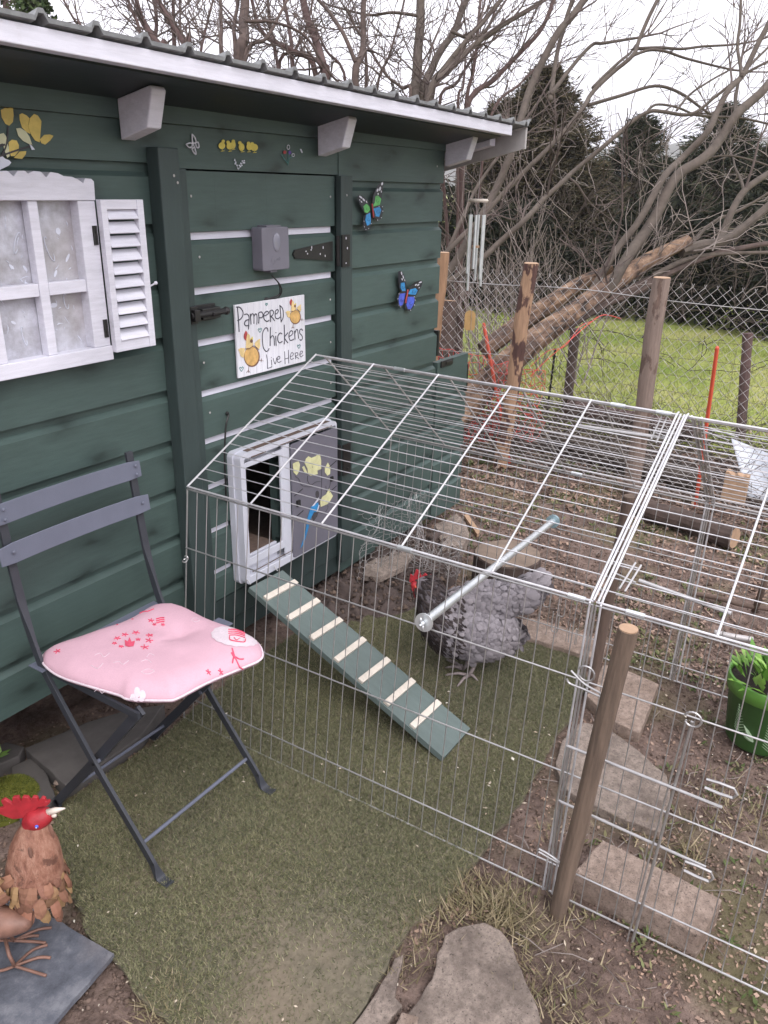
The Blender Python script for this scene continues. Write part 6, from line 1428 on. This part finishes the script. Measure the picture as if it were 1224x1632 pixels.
tree('bare_tree', 'leafless tree with a pale upright trunk and sweeping limbs to its right', [([(661,165),(664,130),(668,73),(673,-20)], 6.0, 10, 8, True), ([(673,165),(690,105),(706,75),(722,50),(748,-15)], 6.0, 7, 5.5, True), ([(680,165),(713,115),(758,70),(805,38),(863,3),(880,-15)], 5.8, 6, 3.5, True), ([(686,162),(708,109),(743,65),(772,32),(812,-15)], 5.9, 5.5, 4, True), ([(664,25),(625,20),(589,24),(545,14)], 6.0, 3, 2, False), ([(720,50),(750,62),(770,52),(800,10)], 6.0, 3, 2.5, False)], gp(668, 6.0), 'bark_grey', group=TG)
tree('bare_tree', 'leafless tree with thin slanting limbs over the right end of the roof', [([(742,180),(787,126),(828,85),(863,44),(888,-10)], 6.2, 4.5, 3.5, True), ([(742,178),(755,112),(763,35),(766,-20)], 6.3, 3.5, 2.5, True), ([(700,170),(730,130),(770,60),(800,-10)], 6.4, 3, 2.2, True), ([(781,190),(828,135),(858,105)], 6.1, 2.6, 2, True), ([(730,170),(738,140),(742,100)], 6.1, 2.6, 2, True)], gp(742, 6.2), 'bark_red', group=TG)
TR2 = 'bare trees leaning over the fence'
base2 = Vector((5.2, 0.95, 0))
tree('leaning_tree', 'leafless tree with a thick limb rising past the roof corner', [([(690,470),(720,425),(745,385),(790,300),(820,235),(838,165),(858,109),(886,56),(916,20),(950,-20)], (5.3, 6.0), 7.5, 7, False), ([(876,160),(882,125),(892,66),(909,10),(915,-20)], 5.8, 4.5, 3.5, False), ([(878,150),(905,115),(942,73),(962,69),(1011,61)], 5.8, 4, 2.5, False), ([(700,420),(718,390),(735,350),(765,290),(790,255)], (5.2, 5.4), 4, 3, False)], base2, 'bark_grey', group=TR2)
tree('leaning_tree', 'leafless tree with a slender grey limb climbing to the top centre right', [([(690,425),(725,388),(770,345),(820,290),(879,231),(926,176),(942,150),(978,115),(1008,89),(1018,66),(1034,26),(1056,-15)], (5.2, 5.9), 4.8, 3.8, False), ([(936,168),(991,152),(1044,137),(1084,148),(1117,172),(1137,185)], (5.6, 5.9), 3.5, 2, False), ([(1006,90),(1034,80),(1060,82),(1090,92),(1140,105),(1170,112)], 5.7, 3, 1.8, False), ([(945,140),(980,105),(1005,85)], 5.7, 3, 2.5, False), ([(1010,78),(1050,76),(1085,78),(1120,74),(1160,72)], 5.8, 3, 2, False)], base2+Vector((0, -.1, 0)), 'bark_grey', group=TR2)
tree('leaning_tree', 'leafless tree with a long low arching limb across the conifers', [([(690,465),(730,440),(769,412),(800,383),(837,350),(867,318),(896,291),(921,267),(969,228),(1005,195),(1035,178),(1058,178),(1101,182),(1142,152),(1183,120),(1230,95)], (5.0, 5.6), 6, 2.5, False), ([(1030,180),(1045,167),(1075,170),(1100,180)], 5.4, 2.5, 2, False), ([(1079,176),(1100,150),(1130,130),(1165,110)], 5.4, 2.2, 1.6, False), ([(1100,182),(1135,186),(1180,188),(1235,200)], 5.5, 2.6, 1.8, False)], base2+Vector((-.1, -.15, 0)), 'bark_grey', group=TR2)
b3 = Vector((4.75, -0.05, 0))
tree('leaning_tree', 'leafless leaning tree, the thinner of the pair rising from the fallen trunk', [([(925,500),(947,458),(990,390),(1016,356),(1056,288),(1088,251),(1126,210),(1142,179),(1160,145),(1183,122),(1196,96),(1224,38),(1240,0)], (4.62, 5.2), 7, 5, False), ([(1183,122),(1176,76),(1180,33),(1180,-20)], 5.1, 3, 2.5, False), ([(1183,118),(1200,100),(1230,70)], 5.1, 2.5, 2, False)], b3, 'bark_grey', group=TR2, dens=0.9)
tree('leaning_tree', 'leafless leaning tree, the thicker of the pair rising from the fallen trunk', [([(965,470),(986,432),(1033,363),(1079,284),(1116,256),(1149,221),(1172,186),(1195,163),(1224,135),(1250,110)], (4.62, 5.2), 10.5, 8, False), ([(1172,186),(1172,160),(1176,135),(1180,118)], 5.1, 3.5, 3, False), ([(1090,275),(1120,255),(1160,248),(1200,256),(1235,268)], 5.0, 2.2, 1.8, False), ([(1190,165),(1210,145),(1235,140)], 5.1, 2.5, 2, False)], b3+Vector((0, -.15, 0)), 'bark_grey', group=TR2, dens=0.8)
tree('leaning_tree', 'leafless leaning tree at the right edge beyond the broken trunk end', [([(1140,400),(1151,374),(1163,344),(1184,309),(1202,291),(1235,270)], (4.9, 5.3), 7, 6, False), ([(1187,305),(1180,285),(1172,268),(1168,250)], 5.4, 3, 1.5, False), ([(1105,385),(1140,352),(1180,335),(1235,300)], 5.2, 3, 2.2, False)], Vector((5.4, -.9, 0)), 'bark_grey', group=TR2, dens=0.8)

# fallen trunk with broken peeled end
def peeled(name, rx_):
    m, nt, bs = new_mat(name); v = coords(nt, (3, 1.0, 3)); 
    tc = node(nt, 'ShaderNodeTexCoord'); mp = node(nt, 'ShaderNodeMapping'); mp.vector_type = 'TEXTURE'
    mp.inputs['Rotation'].default_value = (rx_, 0, 0); mp.inputs['Scale'].default_value = (0.07, 0.7, 0.07); nt.links.new(tc.outputs['Object'], mp.inputs[0])
    a = noisetex(nt, mp.outputs[0], 1.1, 6, 0.62); b = noisetex(nt, coords(nt), 3.2, 3)
    c = ramp(nt, a, [(0.38, (0.030, 0.022, 0.018)), (0.46, (0.13, 0.082, 0.056)), (0.56, (0.23, 0.145, 0.092)), (0.68, (0.38, 0.26, 0.17))])
    c = mixc(nt, ramp(nt, b, [(0.45, (0, 0, 0)), (0.6, (.55,)*3)]), c, (0.13, 0.085, 0.065)); nt.links.new(c, bs.inputs['Base Color']); bs.inputs['Roughness'].default_value = .85; bump(nt, bs, a, 1.0, 0.03); return m
mpl = peeled('peeled_trunk', R_(-38))
ft = thing('fallen_trunk', (4.6, 0.7, 0), 'fallen half-peeled orange-brown tree trunk propped above the fence, end broken off', 'tree trunk')
def bigtube(pl, dist, radii, name, mat, seed):
    P = [Dp(p[0], p[1], lerp(dist[0], dist[1], i/(len(pl)-1))) for i, p in enumerate(pl)]; S = smoothline(P, 7); n = len(S); m = MB(); rings = []
    for i, p in enumerate(S):
        t = (S[min(i+1, n-1)]-S[max(i-1, 0)]).normalized(); u = t.orthogonal().normalized(); u = (Vector((1, 0, 0))-t*t.x).normalized(); v = t.cross(u); f = i/(n-1)*(len(radii)-1); k = min(int(f), len(radii)-2); r = lerp(radii[k], radii[k+1], f-k)*dist[0]/FP
        rings.append([p+(u*math.cos(a)+v*math.sin(a))*r*(1+0.22*noise.noise((math.cos(a)*2.2, math.sin(a)*2.2, seed+i*.05))+0.10*noise.noise((math.cos(a)*5, math.sin(a)*5, seed+i*.16))) for a in [2*math.pi*j/22 for j in range(22)]])
    m.ring_loft(rings); return m.build(name, mat, ft)
bigtube([(690,700),(750,640),(810,578),(870,528),(930,485),(985,445),(1040,412),(1098,384)], (4.45, 4.75), [24, 23, 20, 18, 17, 15, 13, 10], 'trunk', mpl, 1)
bigtube([(770,560),(830,515),(880,482),(930,450),(975,428)], (4.75, 4.8), [14, 16, 15, 12, 6], 'split_limb', mpl, 5)
bigtube([(905,520),(960,485),(1010,462),(1050,442),(1100,420),(1150,402),(1240,385)], (4.6, 4.9), [7, 8, 10, 8, 5, 4.5, 3.5], 'side_limb', M['bark'], 9)
bigtube([(1085,400),(1120,392),(1150,385),(1185,362),(1235,320)], (4.75, 4.95), [9, 10, 8, 6, 6], 'side_limb', M['bark_grey'], 12)
bigtube([(1040,440),(1090,415),(1140,405),(1240,402)], (4.7, 4.9), [4, 4, 3, 2.5], 'side_limb', M['bark_grey'], 15)
m = MB()
for k in range(9):
    p = Dp(1110+random.uniform(-10, 30), 388+random.uniform(-8, 15), 4.75); twig(m, p, Vector((random.uniform(-.3, .3), random.uniform(-1, .3), random.uniform(-.4, .8))), random.uniform(.2, .6), .005, 1, 6, 0, 0.35, 2, .002)
for k in range(12):
    t = random.random(); p = Dp(lerp(930, 1060, t), lerp(490, 405, t), 4.7); twig(m, p, Vector((0, random.uniform(-1, .2), random.uniform(.1, 1))), random.uniform(.15, .5), .0045, 1, 5, 0, 0.3, 2, .002)
m.build('broken_twigs', M['twig_pale'], ft)

# pale twiggy shrubs and the bramble in front of the conifers
def shrub(px, dist, h, spread, n, label, mat, seed, rm=0.0022):
    random.seed(seed); b = Vector((Dp(px, 520, dist).x, Dp(px, 520, dist).y, 0)); t = thing('twiggy_shrub', b, label, 'shrub', 'leafless shrubs beyond the fence'); m = MB()
    for k in range(n):
        a = random.uniform(0, 6.28); rr = spread*math.sqrt(random.random()); p = b+Vector((rr*math.cos(a), rr*math.sin(a), -0.05)); twig(m, p, Vector((random.gauss(0, .22), random.gauss(0, .22), 1)), h*random.uniform(.6, 1.1), 0.008, 2, 8, 0.10, 0.13, 5, rm)
    m.build('stems', M[mat], t)
shrub(905, 6.2, 1.5, 0.22, 4, 'pale grey twiggy shrub right of the half-peeled post, tallest of the shrubs', 'twig_pale', 3)
shrub(800, 6.0, 1.0, 0.35, 5, 'pale grey twiggy shrub behind the wind chime', 'twig_pale', 4)
shrub(745, 5.6, 0.9, 0.35, 5, 'pale grey twiggy shrub by the shed corner', 'twig_pale', 5)
shrub(860, 6.4, 1.0, 0.3, 4, 'pale grey twiggy shrub directly behind the half-peeled post', 'twig_pale', 6)
shrub(720, 6.6, 1.3, 0.5, 5, 'brown twiggy shrub at the shed corner, deeper in shade', 'twig', 8)
random.seed(21)
m = MB()
for k in range(60):      # tangled arching bramble
    px = random.uniform(690, 1300); p = Dp(px, random.uniform(330, 480), random.uniform(6.6, 7.8)); p.z = max(0.0, p.z*random.uniform(.2, 1))
    twig(m, p, Vector((random.gauss(0, .5), random.gauss(0, 1), random.uniform(.0, 1.1))), random.uniform(.6, 1.6), random.uniform(.004, .009), 2, 8, -0.02, 0.26, 3, 0.0028)
tag(m.build('bramble_thicket', M['twig_dark']), kind='stuff')
m = MB()
for k in range(34):
    px = random.uniform(800, 1280); p = Dp(px, random.uniform(230, 420), random.uniform(6.4, 7.4)); twig(m, p, Vector((random.gauss(0, .5), random.gauss(0, 1), random.uniform(-.2, 1))), random.uniform(.4, 1.1), random.uniform(.003, .006), 2, 8, 0.0, 0.3, 3, 0.0026)
tag(m.build('dry_bramble', M['twig_pale']), kind='stuff')
m = MB()
for k in range(520):      # brushwood swept under the fence
    y_ = random.uniform(-1.4, 0.75); x_ = random.uniform(4.0, 5.15); p = Vector((x_, y_, random.uniform(0, .10))); twig(m, p, Vector((random.gauss(0, .4), random.gauss(0, 1), random.uniform(-.1, .25))), random.uniform(.15, .5), random.uniform(.002, .006), 1, 5, 0, .25, 2, .0015)
tag(m.build('brushwood', M['twig_dark']), kind='stuff')

# conifers and dark hedge
def conifer(px, top_py, dist, wid, label, mat, seed, nbr=260, per=95, lean=0.0):
    random.seed(seed); g = np.random.default_rng(seed); tp_ = Dp(px, top_py, dist); b = Vector((tp_.x, tp_.y, 0)); H_ = tp_.z; t = thing('conifer', b, label, 'tree', 'conifers beyond the meadow')
    m = MB(); m.tube([b+Vector((0, 0, -.1)), b+Vector((0, 0, H_*.6)), tp_-Vector((0, 0, .12))], [0.11, 0.06, 0.008], 8); Ps, Ds, Ls = [], [], []
    for k in range(nbr):
        f = (k+random.random())/nbr; z = H_*(0.04+0.96*f); a = random.uniform(0, 6.28); rad = wid*((1-f)**0.75)*random.uniform(.55, 1.12)*(1+0.3*noise.noise((math.cos(a)*1.5, math.sin(a)*1.5, f*5+seed)))+0.05
        o_ = Vector((math.cos(a), math.sin(a), 0)); st0 = b+Vector((0, 0, z)); e = st0+o_*rad+Vector((0, 0, rad*random.uniform(-.05, .40)+0.04)); m.tube([st0, st0.lerp(e, .5)+Vector((0, 0, -.04*rad)), e], [0.014, 0.008, 0.003], 4, False)
        n = max(12, int(per*(0.3+rad/wid))); s = g.random(n)**0.55; p = np.array(st0)[None]*(1-s[:, None])+np.array(e)[None]*s[:, None]; side_ = np.array((-o_.y, o_.x, 0)); sp = 0.11*rad/wid+0.05
        p = p+side_[None]*g.normal(0, sp, (n, 1))+np.array([0, 0, 1.0])[None]*g.normal(-.015, .03, (n, 1)); Ps.append(p); Ds.append(np.array(o_)[None]*0.9+side_[None]*g.normal(0, .7, (n, 1))+np.array([0, 0, 1.0])*g.normal(0.12, .45, (n, 1)))
    P = np.vstack(Ps); D = np.vstack(Ds); n = len(P); V, F = leaf_soup(P, D, g.normal(0, 1, (n, 3)), g.uniform(.05, .13, n), g.uniform(.010, .022, n)); m.build('trunk', M['bark'], t); np_mesh('crown', M[mat], V, F, t)
conifer(872, 112, 10.3, 1.45, 'broad olive-brown conifer, the tallest, beyond the roof corner', 'conifer_brown', 31, 620, 140)
conifer(800, 165, 10.6, 0.9, 'olive-brown conifer half hidden behind the roof corner, left of the tallest', 'conifer_brown', 32, 300, 110)
conifer(1027, 192, 11.5, 1.25, 'dark green conifer with a pointed top in the middle of the row', 'conifer', 33, 380, 120)
conifer(1165, 172, 11.5, 1.35, 'dark green conifer near the right edge of the row', 'conifer', 34, 420, 120)
conifer(1245, 232, 11.0, 1.2, 'dark green conifer cut off by the right edge of the picture', 'conifer', 35, 330, 110)
conifer(950, 262, 11.2, 0.9, 'low dark conifer between the tallest and the pointed one', 'conifer', 36, 260, 110)
conifer(1100, 300, 10.8, 0.9, 'low dark conifer between the two pointed ones', 'conifer', 37, 240, 110)
n = 90000; yy = rng.uniform(-7, 7.5, n); xx = 10.0+rng.uniform(-0.55, 0.9, n)+0.35*np.sin(yy*1.7); top_ = 1.18+0.22*np.sin(yy*2.3)+0.2*np.sin(yy*5.1+1)
zz = rng.random(n)**0.8*top_; P3 = np.stack([xx, yy, zz], 1); V, F = leaf_soup(P3, rng.normal(0, 1, (n, 3))+np.array([-.4, 0, .2]), rng.normal(0, 1, (n, 3)), rng.uniform(.05, .12, n), rng.uniform(.02, .045, n))
hg_ = thing('hedge', (10, 0, 0), 'dark evergreen hedge along the far side of the meadow', 'hedge'); np_mesh('foliage', M['hedge'], V, F, hg_)
m = MB()
for y_ in np.arange(-7, 7.5, .35): m.tube([(10.1, y_, -.1), (10.15, y_+.05, .7)], .03, 6)
m.build('stems', M['bark'], hg_)
# ivy-clad trunk at the far left
bI = gp(52, 6.6); iv = thing('ivy_tree', bI, 'tree trunk clothed in dark ivy at the top left corner', 'tree', TG)
m = MB(); topI = Dp(52, -40, 6.6); m.tube([bI-Vector((0, 0, .1)), bI.lerp(topI, .5), topI], [.10, .08, .06], 10); m.build('trunk', M['bark'], iv)
n = 9000; s = rng.random(n); a = rng.uniform(0, 6.28, n); r_ = rng.uniform(.05, .13, n)*(1+0.25*np.sin(s*30)); P3 = np.array(bI)[None]*(1-s[:, None])+np.array(topI)[None]*s[:, None]+np.stack([r_*np.cos(a), r_*np.sin(a), 0*a], 1)
V, F = leaf_soup(P3, rng.normal(0, 1, (n, 3)), rng.normal(0, 1, (n, 3)), rng.uniform(.03, .06, n), rng.uniform(.025, .045, n)); np_mesh('ivy', M['ivy'], V, F, iv)
bI2 = gp(8, 6.9); iv = thing('ivy_tree', bI2, 'thin ivy-hung sapling at the extreme top left edge', 'tree', TG); m = MB(); topI = Dp(6, -40, 6.9); m.tube([bI2, topI], [.04, .025], 8)
for k in range(16): twig(m, bI2.lerp(topI, random.uniform(.55, 1)), rnd_unit(), .6, .006, 2, 6, .05, .2, 3, .0028)
m.build('trunk', M['bark_red'], iv); n = 1200; s = 0.6+0.4*rng.random(n); P3 = np.array(bI2)[None]*(1-s[:, None])+np.array(topI)[None]*s[:, None]+rng.normal(0, .10, (n, 3)); V, F = leaf_soup(P3, rng.normal(0, 1, (n, 3)), rng.normal(0, 1, (n, 3)), rng.uniform(.03, .055, n), rng.uniform(.02, .04, n)); np_mesh('ivy', M['ivy'], V, F, iv)
# a far house on the hill
hp = Dp(1077, 243, 395); m = MB(); m.box(hp.x-4, hp.x+4, hp.y-5, hp.y+5, hp.z-6, hp.z+1.5); fh = thing('far_house', hp, 'small pinkish house on the far wooded hill', 'house'); m.build('wall', M['house_wall'], fh)
m = MB(); m.prism([(hp.x-5, hp.y-6, hp.z+1.6), (hp.x+5, hp.y-6, hp.z+1.6), (hp.x, hp.y-6, hp.z+3.4)], (0, 12, 0)); m.build('roof', M['house_roof'], fh, fix=True)

# ================================================================== HAZE
m = bpy.data.materials.new('haze'); m.use_nodes = True; nt = m.node_tree
for n_ in list(nt.nodes):
    if n_.type == 'BSDF_PRINCIPLED': nt.nodes.remove(n_)
pv = nt.nodes.new('ShaderNodeVolumePrincipled'); pv.inputs['Color'].default_value = (0.93, 0.93, 1.0, 1); pv.inputs['Density'].default_value = 0.0011
nt.links.new(pv.outputs[0], nt.nodes['Material Output'].inputs['Volume'])
hz = MB(); hz.box(-420, 920, -640, 640, -4.5, 60); tag(hz.build('haze', m), kind='stuff')
